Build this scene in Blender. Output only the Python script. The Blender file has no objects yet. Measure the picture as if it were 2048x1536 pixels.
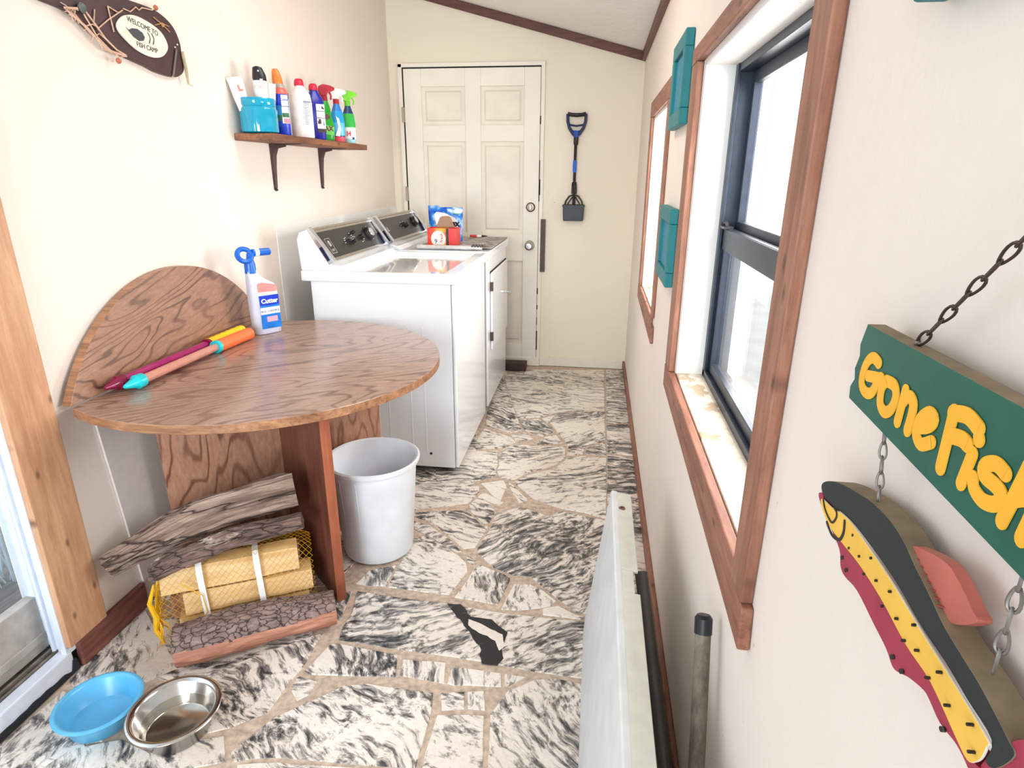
import bpy, bmesh, math, random
from mathutils import Vector, Matrix
from mathutils import noise as mnoise
random.seed(7)
PI=math.pi
SC=bpy.context.scene
COL=SC.collection

# ---------------- camera ----------------
cd=bpy.data.cameras.new('camera'); cam=bpy.data.objects.new('camera',cd); COL.objects.link(cam)
cd.sensor_width=36; cd.lens=1222.23/2048*36; cd.clip_start=.02; cd.clip_end=200
r=Vector((.9909092,.1344059,.00583219)); u=Vector((-.04919664,.3216722,.94557215)); w=Vector((-.12521442,.93726306,-.32536026))
cam.matrix_world=Matrix(((r.x,u.x,-w.x,0),(r.y,u.y,-w.y,0),(r.z,u.z,-w.z,1.3347),(0,0,0,1)))
SC.camera=cam

# ---------------- world, daylight, fill lamps, exposure ----------------
wd=bpy.data.worlds.new('daylight'); SC.world=wd; wd.use_nodes=True
wn=wd.node_tree.nodes; wl=wd.node_tree.links
bg=wn['Background']; bg.inputs[0].default_value=(.80,.90,1,1); bg.inputs[1].default_value=1.75
def area(name,loc,rot,sx,sy,power,col):
    l=bpy.data.lights.new(name,'AREA'); l.shape='RECTANGLE'; l.size=sx; l.size_y=sy; l.energy=power; l.color=col
    o=bpy.data.objects.new(name,l); COL.objects.link(o); o.location=loc; o.rotation_euler=rot; return o
# daylight pushed in through the two windows on the right and the glass door on the left
area('window_daylight_far',(.75,3.0,1.45),(0,math.radians(100),0),1.2,1.2,78,(1,.975,.95))
area('window_daylight_near',(.75,1.4,1.5),(0,math.radians(72),0),1.2,1.2,52,(1,.975,.95))
area('door_daylight',(-2.3,.2,1.3),(0,math.radians(-90),0),1.8,1.6,6,(.78,.88,1))
rd=area('rear_fill',(-.85,-1.85,1.3),(math.radians(90),0,math.radians(6)),1.0,1.8,22,(.84,.93,1)); rd.data.spread=math.radians(80)  # added fill behind the camera, brightens washer front and back wall
lm=area('overhead_fill_near',(-.55,-1.3,2.15),(math.radians(25),0,0),.6,.6,4,(1,.93,.84))  # unseen weak warm fill overhead, behind the camera; no real fixture
area('overhead_fill_far',(-.5,2.35,2.2),(0,0,0),.5,.5,10,(1,.94,.86))  # invented overhead fill, lifts the back door and far floor
VS=SC.view_settings; VS.view_transform='Standard'; VS.look='None'; VS.exposure=-0.07; VS.gamma=1; VS.use_curve_mapping=False

# ---------------- helpers ----------------
def tag(o,label=None,cat=None,group=None,kind=None):
    if label: o['label']=label
    if cat: o['category']=cat
    if group: o['group']=group
    if kind: o['kind']=kind
    return o
def thing(name,label,cat,loc=(0,0,0),group=None):
    o=bpy.data.objects.new(name,None); COL.objects.link(o); o.location=loc; o.empty_display_size=.05
    tag(o,label,cat,group); bpy.context.view_layer.update(); return o
def link(name,me,mat,parent=None,smooth=False):
    me.name=name
    if mat is not None:
        for m in (mat if isinstance(mat,(list,tuple)) else [mat]): me.materials.append(m)
    if smooth:
        for p in me.polygons: p.use_smooth=True
    o=bpy.data.objects.new(name,me); COL.objects.link(o)
    if parent is not None:
        o.parent=parent; bpy.context.view_layer.update()
        o.matrix_parent_inverse=parent.matrix_world.inverted()
    return o
class MB:
    def __init__(s): s.v=[];s.f=[];s.m=[]
    def add(s,vs,fs,mi=0):
        b=len(s.v); s.v+= [tuple(x) for x in vs]; s.f+=[tuple(b+i for i in f) for f in fs]; s.m+=[mi]*len(fs); return s
    def box(s,lo,hi,mi=0,M=None):
        x0,y0,z0=lo;x1,y1,z1=hi
        vs=[Vector(p) for p in ((x0,y0,z0),(x1,y0,z0),(x1,y1,z0),(x0,y1,z0),(x0,y0,z1),(x1,y0,z1),(x1,y1,z1),(x0,y1,z1))]
        if M: vs=[M@p for p in vs]
        return s.add(vs,[(0,3,2,1),(4,5,6,7),(0,1,5,4),(1,2,6,5),(2,3,7,6),(3,0,4,7)],mi)
    def prism(s,pts,fn,a,b,mi=0):
        n=len(pts); vs=[fn(p[0],p[1],a) for p in pts]+[fn(p[0],p[1],b) for p in pts]
        fs=[tuple(range(n))[::-1],tuple(range(n,2*n))]+[(i,(i+1)%n,n+(i+1)%n,n+i) for i in range(n)]
        return s.add(vs,fs,mi)
    def tube(s,path,rad,n=8,mi=0,closed=False):
        P=[Vector(p) for p in path]; R=rad if isinstance(rad,(list,tuple)) else [rad]*len(P)
        rings=[]; up=None
        for i,p in enumerate(P):
            if closed: t=P[(i+1)%len(P)]-P[i-1]
            else: t=P[min(i+1,len(P)-1)]-P[max(i-1,0)]
            t.normalize()
            if up is None:
                up=t.orthogonal().normalized()
            else:
                up=(up-t*up.dot(t))
                if up.length<1e-6: up=t.orthogonal()
                up.normalize()
            q=t.cross(up)
            rings.append([p+(up*math.cos(2*PI*k/n)+q*math.sin(2*PI*k/n))*R[i] for k in range(n)])
        vs=[v for r_ in rings for v in r_]; fs=[]
        m=len(P)
        for i in range(m if closed else m-1):
            j=(i+1)%m
            for k in range(n): fs.append((i*n+k,i*n+(k+1)%n,j*n+(k+1)%n,j*n+k))
        if not closed: fs+=[tuple(range(n))[::-1],tuple((m-1)*n+k for k in range(n))]
        return s.add(vs,fs,mi)
    def lathe(s,prof,c,n=32,mi=0,axis=None,squash=1.0,cap=True):
        # prof: list of (radius, height); axis: matrix to orient local z
        c=Vector(c); vs=[];fs=[]
        for (rr,h) in prof:
            for k in range(n):
                v=Vector((rr*math.cos(2*PI*k/n),rr*squash*math.sin(2*PI*k/n),h))
                if axis: v=axis@v
                vs.append(c+v)
        m=len(prof)
        for i in range(m-1):
            for k in range(n): fs.append((i*n+k,i*n+(k+1)%n,(i+1)*n+(k+1)%n,(i+1)*n+k))
        if cap:
            if prof[0][0]>1e-5: fs.append(tuple(range(n))[::-1])
            if prof[-1][0]>1e-5: fs.append(tuple((m-1)*n+k for k in range(n)))
        return s.add(vs,fs,mi)
    def loft(s,secs,M,n=28,mi=0,p=3.0):
        # secs: (z, half-width, half-depth, x offset, y offset) superellipse sections
        vs=[];fs=[]
        for q in secs:
            z,a,b=q[:3]; ox=q[3] if len(q)>3 else 0; oy=q[4] if len(q)>4 else 0
            for k in range(n):
                t=2*PI*k/n; c_,s_=math.cos(t),math.sin(t)
                vs.append(M@Vector((ox+a*math.copysign(abs(c_)**(2/p),c_),oy+b*math.copysign(abs(s_)**(2/p),s_),z)))
        m=len(secs)
        for i in range(m-1):
            for k in range(n): fs.append((i*n+k,i*n+(k+1)%n,(i+1)*n+(k+1)%n,(i+1)*n+k))
        fs+=[tuple(range(n))[::-1],tuple((m-1)*n+k for k in range(n))]
        return s.add(vs,fs,mi)
    def build(s,name,mat,parent=None,smooth=False,bevel=0,seg=2,sharp=35):
        me=bpy.data.meshes.new(name); me.from_pydata(s.v,[],s.f)
        bm=bmesh.new(); bm.from_mesh(me); bmesh.ops.recalc_face_normals(bm,faces=bm.faces)
        bm.to_mesh(me); bm.free()
        for p,mi in zip(me.polygons,s.m): p.material_index=mi
        o=link(name,me,mat,parent,smooth)
        if smooth:
            me.set_sharp_from_angle(angle=math.radians(sharp))
        if bevel:
            b=o.modifiers.new('bevel','BEVEL'); b.width=bevel; b.segments=seg; b.limit_method='ANGLE'; b.angle_limit=math.radians(40)
            o.modifiers.new('wn','WEIGHTED_NORMAL') if False else None
        return o
def onx(a,b,c): return Vector((c,a,b))      # 2D (y,z) extruded along x
def ony(a,b,c): return Vector((a,c,b))      # 2D (x,z) extruded along y
def onz(a,b,c): return Vector((a,b,c))      # 2D (x,y) extruded along z
def box(name,lo,hi,mat,parent=None,bevel=0,smooth=False): return MB().box(lo,hi).build(name,mat,parent,bevel=bevel)
def stroke(mb,pts,hw,x0,x1,mi=0,n=9,yz=True,fn=onx):
    """painted brush stroke: a flat ribbon with round ends, drawn in a plane"""
    P=[Vector(p) for p in pts]
    # resample (Catmull-Rom)
    if len(P)>2:
        Q=[]
        for i in range(len(P)-1):
            p0=P[max(i-1,0)];p1=P[i];p2=P[i+1];p3=P[min(i+2,len(P)-1)]
            for k in range(4):
                t=k/4; Q.append(.5*((2*p1)+(-p0+p2)*t+(2*p0-5*p1+4*p2-p3)*t*t+(-p0+3*p1-3*p2+p3)*t**3))
        Q.append(P[-1]); P=Q
    L=[];Rr=[]
    for i,p in enumerate(P):
        t=(P[min(i+1,len(P)-1)]-P[max(i-1,0)]).normalized(); nn=Vector((-t.y,t.x)); L.append(p+nn*hw); Rr.append(p-nn*hw)
    t1=(P[-1]-P[-2]).normalized(); t0=(P[0]-P[1]).normalized()
    cap1=[]; a=math.atan2(-(-t1.x),-t1.y)
    a=math.atan2(t1.x,-t1.y)
    for k in range(1,n): 
        th=a-PI*k/n; cap1.append(P[-1]+Vector((math.cos(th),math.sin(th)))*hw)
    a=math.atan2(t0.x,-t0.y); cap0=[]
    for k in range(1,n):
        th=a-PI*k/n; cap0.append(P[0]+Vector((math.cos(th),math.sin(th)))*hw)
    # ribbon quads plus caps as fans
    sgx=1 if x1>x0 else -1; mb.nst=getattr(mb,'nst',0)+1; x1=x1+sgx*1.6e-4*mb.nst
    m=len(P)
    vs=[fn(p.x,p.y,x1+sgx*4e-6*i) for i,p in enumerate(L)]+[fn(p.x,p.y,x1+sgx*4e-6*i) for i,p in enumerate(Rr)]+[fn(p.x,p.y,x0) for p in L]+[fn(p.x,p.y,x0) for p in Rr]
    fs=[]
    for i in range(m-1):
        fs+=[(i,i+1,m+i+1,m+i),(i,i+1,2*m+i+1,2*m+i),(m+i,m+i+1,3*m+i+1,3*m+i)]
    mb.add(vs,fs,mi)
    for ci,(cen,cap,e1,e2) in enumerate(((P[-1],cap1,L[-1],Rr[-1]),(P[0],cap0,Rr[0],L[0]))):
        ring=[e1]+cap+[e2]; x1=x1-sgx*1.5e-5*(ci+1); x0=x0+sgx*2e-5*(ci+1)
        vs=[fn(p.x,p.y,x1) for p in ring]+[fn(p.x,p.y,x0) for p in ring]; k=len(ring)
        mb.add(vs,[tuple(range(k))]+[(i,i+1,k+i+1,k+i) for i in range(k-1)],mi)
def text_mesh(name,body,M,size,mat,parent,ext=.0004,align='CENTER',sx=1.0,bold=0.0):
    cu=bpy.data.curves.new(name,'FONT'); cu.body=body; cu.size=size; cu.extrude=ext; cu.align_x=align; cu.align_y='CENTER'; cu.offset=bold; cu.resolution_u=3
    o=bpy.data.objects.new(name,cu); COL.objects.link(o)
    dg=bpy.context.evaluated_depsgraph_get(); me=bpy.data.meshes.new_from_object(o.evaluated_get(dg))
    bpy.data.objects.remove(o)
    me.transform(Matrix.Diagonal((sx,1,1,1))); me.transform(M)
    me.materials.clear()
    return link(name,me,mat,parent)
def frame(o,xa,ya):
    """matrix: local x,y along the given world directions, origin o"""
    x=Vector(xa).normalized(); y=Vector(ya); y=(y-x*y.dot(x)).normalized(); z=x.cross(y)
    return Matrix(((x.x,y.x,z.x,o[0]),(x.y,y.y,z.y,o[1]),(x.z,y.z,z.z,o[2]),(0,0,0,1)))
def rotz(a,loc): return Matrix.Translation(loc)@Matrix.Rotation(a,4,'Z')

# ---------------- materials ----------------
def base(name):
    m=bpy.data.materials.new(name); m.use_nodes=True; nt=m.node_tree; return m,nt,nt.nodes['Principled BSDF']
def srgb(h):
    h=h.lstrip('#'); c=[int(h[i:i+2],16)/255 for i in (0,2,4)]
    return tuple(x/12.92 if x<=.04045 else ((x+.055)/1.055)**2.4 for x in c)+(1,)
def N(nt,t,**k):
    n=nt.nodes.new('ShaderNode'+t)
    for a,b in k.items(): setattr(n,a,b)
    return n
def coords(nt,scale=(1,1,1),rot=(0,0,0)):
    tc=N(nt,'TexCoord'); mp=N(nt,'Mapping'); mp.inputs['Scale'].default_value=scale; mp.inputs['Rotation'].default_value=rot
    nt.links.new(tc.outputs['Object'],mp.inputs['Vector']); return mp.outputs['Vector']
def noise(nt,vec,scale,detail=4,rough=.5,dist=0):
    n=N(nt,'TexNoise'); n.inputs['Scale'].default_value=scale; n.inputs['Detail'].default_value=detail; n.inputs['Roughness'].default_value=rough; n.inputs['Distortion'].default_value=dist
    nt.links.new(vec,n.inputs['Vector']); return n.outputs['Fac']
def ramp(nt,fac,stops):
    r_=N(nt,'ValToRGB'); e=r_.color_ramp.elements
    while len(e)<len(stops): e.new(.5)
    for i,(p,c) in enumerate(stops): e[i].position=p; e[i].color=c if len(c)==4 else tuple(c)+(1,)
    nt.links.new(fac,r_.inputs['Fac']); return r_.outputs['Color']
def mix(nt,f,a,b,mode='MIX'):
    m=N(nt,'Mix',data_type='RGBA',blend_type=mode)
    for s,i in ((f,0),(a,6),(b,7)):
        if isinstance(s,(int,float)): m.inputs[i].default_value=s
        elif isinstance(s,tuple): m.inputs[i].default_value=s
        else: nt.links.new(s,m.inputs[i])
    return m.outputs[2]
def bump(nt,b,h,dist=.002,st=.5):
    n=N(nt,'Bump'); n.inputs['Distance'].default_value=dist; n.inputs['Strength'].default_value=st; nt.links.new(h,n.inputs['Height']); nt.links.new(n.outputs['Normal'],b.inputs['Normal'])
def plain(name,hexc,rough=.5,metal=0,var=.06,scale=30,bmp=0,spec=.5,coat=0,trans=0,alpha=1,sss=0):
    """simple surface: base colour with faint procedural variation"""
    m,nt,b=base(name); c=srgb(hexc); v=coords(nt); f=noise(nt,v,scale,3)
    d=tuple(x*(1-var*1.6) for x in c[:3])+(1,); e=tuple(min(1,x*(1+var)) for x in c[:3])+(1,)
    nt.links.new(ramp(nt,f,[(.3,d),(.7,e)]),b.inputs['Base Color'])
    b.inputs['Roughness'].default_value=rough; b.inputs['Metallic'].default_value=metal; b.inputs['Specular IOR Level'].default_value=spec
    b.inputs['Coat Weight'].default_value=coat; b.inputs['Transmission Weight'].default_value=trans; b.inputs['Alpha'].default_value=alpha
    if sss: b.inputs['Subsurface Weight'].default_value=sss; b.inputs['Subsurface Radius'].default_value=(.01,.01,.01)
    if bmp: bump(nt,b,f,bmp)
    return m
def wall_mat(name,hexc,bumpd=.0025,spots=True):
    m,nt,b=base(name); v=coords(nt); c=srgb(hexc)
    f=noise(nt,v,2.2,3); col=ramp(nt,f,[(.3,tuple(x*.96 for x in c[:3])+(1,)),(.7,c)])
    if spots:
        s=noise(nt,v,55,2,.5); sp=ramp(nt,s,[(.745,(0,0,0,1)),(.775,(1,1,1,1))]); k=noise(nt,v,1.6,2); kk=ramp(nt,k,[(.55,(0,0,0,1)),(.7,(1,1,1,1))])
        f2=mix(nt,1.0,sp,kk,'MULTIPLY'); col=mix(nt,f2,col,srgb('#8d7f70'))
    nt.links.new(col,b.inputs['Base Color']); b.inputs['Roughness'].default_value=.75
    h=noise(nt,v,26,5,.6); bump(nt,b,h,bumpd,.5); return m
def wood(name,light,dark,axis='x',scale=1.0,rough=.45,knots=False,grain=1.0,stretch=9,rz=0):
    m,nt,b=base(name); s={'x':(1,stretch,stretch),'y':(stretch,1,stretch),'z':(stretch,stretch,1)}[axis]
    if rz:
        tc=N(nt,'TexCoord'); vr=N(nt,'VectorRotate',rotation_type='Z_AXIS'); vr.inputs['Angle'].default_value=rz; nt.links.new(tc.outputs['Object'],vr.inputs['Vector']); mp=N(nt,'Mapping'); mp.inputs['Scale'].default_value=tuple(q*scale for q in s); nt.links.new(vr.outputs['Vector'],mp.inputs['Vector']); v=mp.outputs['Vector']
    else: v=coords(nt,tuple(q*scale for q in s))
    f=noise(nt,v,2.4,6,.6,.6)
    f2=noise(nt,v,9,5,.7,.2)
    L_,D_=srgb(light),srgb(dark)
    c1=ramp(nt,f,[(.28,D_),(.5,tuple((a+b_)/2 for a,b_ in zip(L_,D_))),(.72,L_)])
    c2=ramp(nt,f2,[(.35,tuple(x*.62 for x in D_[:3])+(1,)),(.62,(1,1,1,1))])
    col=mix(nt,.45*grain,c1,c2,'MULTIPLY')
    if knots:
        kv=coords(nt,(1,1,1)); vo=N(nt,'TexVoronoi',voronoi_dimensions='2D'); vo.inputs['Scale'].default_value=9; sx_=N(nt,'SeparateXYZ'); nt.links.new(coords(nt,{'x':(.45,1,1),'y':(1,.45,1),'z':(1,1,.5)}[axis]),sx_.inputs[0]); cx_=N(nt,'CombineXYZ'); ia,ib={'x':(0,2),'y':(1,2),'z':(1,2)}[axis]; nt.links.new(sx_.outputs[ia],cx_.inputs[0]); nt.links.new(sx_.outputs[ib],cx_.inputs[1]); nt.links.new(cx_.outputs[0],vo.inputs['Vector'])
        kr=ramp(nt,vo.outputs['Distance'],[(.02,(.8,.8,.8,1)),(.075,(0,0,0,1))]); col=mix(nt,kr,col,tuple(x*.3 for x in D_[:3])+(1,))
    nt.links.new(col,b.inputs['Base Color']); b.inputs['Roughness'].default_value=rough
    bump(nt,b,f2,.0006,.4); return m
def laminate(name,light,dark,line,rot=0,rough=.25,plane='xy',stretch=7.0,ws=5.5):
    """cathedral-grain wood laminate: contour lines of a stretched noise field"""
    m,nt,b=base(name)
    tc=N(nt,'TexCoord'); vr=N(nt,'VectorRotate',rotation_type='Z_AXIS' if plane=='xy' else 'Y_AXIS'); vr.inputs['Angle'].default_value=rot
    if plane=='yz': vr.rotation_type='X_AXIS'
    nt.links.new(tc.outputs['Object'],vr.inputs['Vector'])
    mp=N(nt,'Mapping'); mp.inputs['Scale'].default_value={'xy':(1,stretch,1),'yz':(1,1,stretch),'z':(stretch,stretch,1)}[plane]
    nt.links.new(vr.outputs['Vector'],mp.inputs['Vector']); v=mp.outputs['Vector']
    f=noise(nt,v,1.15,2.4,.42,.35)
    mul=N(nt,'Math',operation='MULTIPLY'); mul.inputs[1].default_value=ws*26; nt.links.new(f,mul.inputs[0])
    fine=noise(nt,v,14,4,.6); ad=N(nt,'Math',operation='MULTIPLY_ADD'); ad.inputs[1].default_value=2.2; nt.links.new(fine,ad.inputs[0]); nt.links.new(mul.outputs[0],ad.inputs[2])
    sn=N(nt,'Math',operation='SINE'); nt.links.new(ad.outputs[0],sn.inputs[0])
    lines=ramp(nt,sn.outputs[0],[(0.0,(0,0,0,1)),(.62,(.12,.12,.12,1)),(.97,(.85,.85,.85,1))])
    streak=noise(nt,v,26,4,.7); c1=ramp(nt,streak,[(.3,srgb(dark)),(.68,srgb(light))])
    big=noise(nt,v,2.2,2); 
    ln=mix(nt,.7,lines,ramp(nt,big,[(.35,(.25,.25,.25,1)),(.65,(1,1,1,1))]),'MULTIPLY')
    col=mix(nt,ln,c1,srgb(line)); nt.links.new(col,b.inputs['Base Color'])
    b.inputs['Roughness'].default_value=rough; b.inputs['Specular IOR Level'].default_value=.6; return m
def marble():
    m,nt,b=base('veined_marble')
    tc=N(nt,'TexCoord'); at=N(nt,'Attribute',attribute_name='ang'); sd=N(nt,'Attribute',attribute_name='seed'); dk=N(nt,'Attribute',attribute_name='dark')
    vr=N(nt,'VectorRotate',rotation_type='Z_AXIS'); nt.links.new(tc.outputs['Object'],vr.inputs['Vector']); nt.links.new(at.outputs['Fac'],vr.inputs['Angle'])
    cx=N(nt,'CombineXYZ'); nt.links.new(sd.outputs['Fac'],cx.inputs['Z'])
    va=N(nt,'VectorMath',operation='ADD'); nt.links.new(vr.outputs['Vector'],va.inputs[0]); nt.links.new(cx.outputs[0],va.inputs[1])
    mp=N(nt,'Mapping'); mp.inputs['Scale'].default_value=(1.0,3.2,1); nt.links.new(va.outputs[0],mp.inputs['Vector'])
    # warp
    nz=N(nt,'TexNoise'); nz.inputs['Scale'].default_value=3.2; nz.inputs['Detail'].default_value=3; nt.links.new(va.outputs[0],nz.inputs['Vector'])
    sc=N(nt,'VectorMath',operation='SCALE'); sc.inputs['Scale'].default_value=.55; nt.links.new(nz.outputs['Color'],sc.inputs[0])
    wv=N(nt,'VectorMath',operation='ADD'); nt.links.new(mp.outputs[0],wv.inputs[0]); nt.links.new(sc.outputs[0],wv.inputs[1])
    v=wv.outputs[0]
    f=noise(nt,v,15,9,.68,.25)
    ad=N(nt,'Math',operation='ADD'); nt.links.new(f,ad.inputs[0]); nt.links.new(dk.outputs['Fac'],ad.inputs[1])
    big=noise(nt,v,1.6,2,.5); mad=N(nt,'Math',operation='MULTIPLY_ADD'); mad.inputs[1].default_value=.46; nt.links.new(big,mad.inputs[0]); nt.links.new(ad.outputs[0],mad.inputs[2])
    col=ramp(nt,mad.outputs[0],[(.0,srgb('#faf3e9')),(.705,srgb('#f6eee4')),(.75,srgb('#d2c9bf')),(.80,srgb('#938e8a')),(.87,srgb('#4a4b4c')),(.98,srgb('#1b1e20'))])
    g=noise(nt,va.outputs[0],90,3); col=mix(nt,.35,col,ramp(nt,g,[(.3,(.72,.70,.68,1)),(.6,(1,1,1,1))]),'MULTIPLY')
    st=noise(nt,tc.outputs['Object'],2.1,3); col=mix(nt,.3,col,ramp(nt,st,[(.35,srgb('#cdb9a8')),(.6,(1,1,1,1))]),'MULTIPLY')
    nt.links.new(col,b.inputs['Base Color']); b.inputs['Roughness'].default_value=.32
    bump(nt,b,f,.001,.3); return m
def glass_mat(name,col=(1,1,1,1),rough=0,thin=True):
    m=bpy.data.materials.new(name); m.use_nodes=True; nt=m.node_tree; nt.nodes.clear(); out=N(nt,'OutputMaterial')
    tr=N(nt,'BsdfTransparent'); tr.inputs[0].default_value=col; gl=N(nt,'BsdfGlossy'); gl.inputs['Roughness'].default_value=max(rough,.02)
    lw=N(nt,'LayerWeight'); lw.inputs[0].default_value=.5; pw=N(nt,'Math',operation='POWER'); pw.inputs[1].default_value=4.5; nt.links.new(lw.outputs['Facing'],pw.inputs[0]); fr=N(nt,'Math',operation='MULTIPLY_ADD'); fr.inputs[1].default_value=.55; fr.inputs[2].default_value=.03; nt.links.new(pw.outputs[0],fr.inputs[0]); mx=N(nt,'MixShader'); nt.links.new(fr.outputs[0],mx.inputs[0]); nt.links.new(tr.outputs[0],mx.inputs[1]); nt.links.new(gl.outputs[0],mx.inputs[2]); nt.links.new(mx.outputs[0],out.inputs[0]); return m
def bark_mat(name,a,b_,crack,scale=26,moss=None,rz=-.505,asp=2.2,depth=.006):
    m,nt,b=base(name); tc=N(nt,'TexCoord'); vr=N(nt,'VectorRotate',rotation_type='Z_AXIS'); vr.inputs['Angle'].default_value=rz; nt.links.new(tc.outputs['Object'],vr.inputs['Vector'])
    mp=N(nt,'Mapping'); mp.inputs['Scale'].default_value=(1/asp,1,1); nt.links.new(vr.outputs['Vector'],mp.inputs['Vector']); v=mp.outputs['Vector']
    vo=N(nt,'TexVoronoi',feature='DISTANCE_TO_EDGE'); vo.inputs['Scale'].default_value=scale
    wz=N(nt,'TexNoise'); wz.inputs['Scale'].default_value=22; wz.inputs['Detail'].default_value=5; nt.links.new(v,wz.inputs['Vector']); sc=N(nt,'VectorMath',operation='SCALE'); sc.inputs['Scale'].default_value=.045; nt.links.new(wz.outputs['Color'],sc.inputs[0])
    va=N(nt,'VectorMath',operation='ADD'); nt.links.new(v,va.inputs[0]); nt.links.new(sc.outputs[0],va.inputs[1]); nt.links.new(va.outputs[0],vo.inputs['Vector'])
    cr=ramp(nt,vo.outputs['Distance'],[(.0,(0,0,0,1)),(.05,(.75,.75,.75,1)),(.3,(1,1,1,1))]); f=noise(nt,v,38,7,.75); big=noise(nt,v,6,3)
    c0=ramp(nt,f,[(.28,srgb(a)),(.72,srgb(b_))]); c1=mix(nt,.5,c0,ramp(nt,big,[(.35,(.6,.55,.53,1)),(.65,(1,1,1,1))]),'MULTIPLY')
    col=mix(nt,cr,srgb(crack),c1)
    if moss:
        k=noise(nt,v,24,6,.75); col=mix(nt,ramp(nt,k,[(.56,(0,0,0,1)),(.66,(.9,.9,.9,1))]),col,srgb(moss))
    nt.links.new(col,b.inputs['Base Color']); b.inputs['Roughness'].default_value=.9
    ad=N(nt,'Math',operation='ADD'); nt.links.new(cr,ad.inputs[0]); nt.links.new(f,ad.inputs[1]); bump(nt,b,ad.outputs[0],depth,.9); return m
def banded(name,bands,axis=2,rough=.3,pert=.0,trans=0,rot=0):
    """label-like printed bands: bands = [(position in metres along axis, hex)], constant interpolation"""
    m,nt,b=base(name); tc=N(nt,'TexCoord'); sp=N(nt,'SeparateXYZ'); nt.links.new(tc.outputs['Generated'],sp.inputs[0])
    r_=N(nt,'ValToRGB'); r_.color_ramp.interpolation='CONSTANT'; e=r_.color_ramp.elements
    while len(e)<len(bands): e.new(.5)
    for i,(p,h) in enumerate(bands): e[i].position=p; e[i].color=srgb(h)
    nt.links.new(sp.outputs[axis],r_.inputs['Fac']); nt.links.new(r_.outputs['Color'],b.inputs['Base Color']); b.inputs['Roughness'].default_value=rough; b.inputs['Transmission Weight'].default_value=trans
    return m

M_wall=wall_mat('cream_plaster','#f1e5da'); M_back=wall_mat('cream_wall_paint','#f3e8d4',.0015)
M_reveal=wall_mat('white_reveal_plaster','#f4f2ee',.003)
M_ceil=wall_mat('popcorn_ceiling','#f8f5f0',.009,False)
M_trim=wood('stained_trim','#b98468','#8d5a45','z',1,.5,True); M_trimy=wood('stained_trim_along','#b37c62','#85503d','y',1,.5,True)
M_trimx=wood('dark_stained_trim','#7d4a3c','#5c342b','x',1,.5); M_pine=wood('knotty_pine','#dcb08a','#c08d69','z',.8,.5,True,.7)
M_sill,nt,b=base('worn_sill_paint')
v=coords(nt); f=noise(nt,v,5,5,.65,.4); g_=noise(nt,v,30,4,.7)
col=mix(nt,ramp(nt,f,[(.54,(0,0,0,1)),(.58,(1,1,1,1))]),ramp(nt,g_,[(.3,srgb('#cdbda6')),(.6,srgb('#ebe0d0'))]),srgb('#b09a80')); nt.links.new(col,b.inputs['Base Color']); b.inputs['Roughness'].default_value=.6; bump(nt,b,f,.004,.5)
M_marble=marble(); M_grout=plain('sandy_grout','#cbb6a2',.9,var=.18,scale=60,bmp=.003)
M_white=plain('white_enamel','#f2f5f8',.12,coat=.3,var=.01,scale=4); M_white2=plain('white_door_paint','#f3ecdf',.5,var=.03,scale=4); M_panel=plain('aged_panel_paint','#efe6d7',.55,var=.04,scale=7)
M_black=plain('black_plastic','#17181b',.4); M_chrome=plain('chrome','#d9dbe0',.12,1,var=.02); M_steel=plain('brushed_steel','#b9b7b4',.22,1,var=.05,scale=12)
M_dark=plain('dark_gap','#241d1a',.8); M_brownmetal=plain('brown_metal','#57443f',.55,.2); M_alu=plain('dark_bronze_aluminium','#39414d',.38,.5,var=.1)
M_alw=plain('white_aluminium','#dfe6f2',.35,.1,var=.04); M_glass=glass_mat('window_glass')
M_teal=wood('teal_paint','#10868c','#0b6f77','z',1,.5,False,.25); M_teal2=wood('teal_inner_paint','#2a93ad','#1b7d98','z',1,.55,False,.5)
M_green=plain('dark_green_paint','#17604f',.45,var=.08); M_yellow=plain('golden_yellow_paint','#f7b72f',.5,var=.04)
M_mdf=plain('raw_board_edge','#85755c',.8,var=.15,scale=50)
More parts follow.
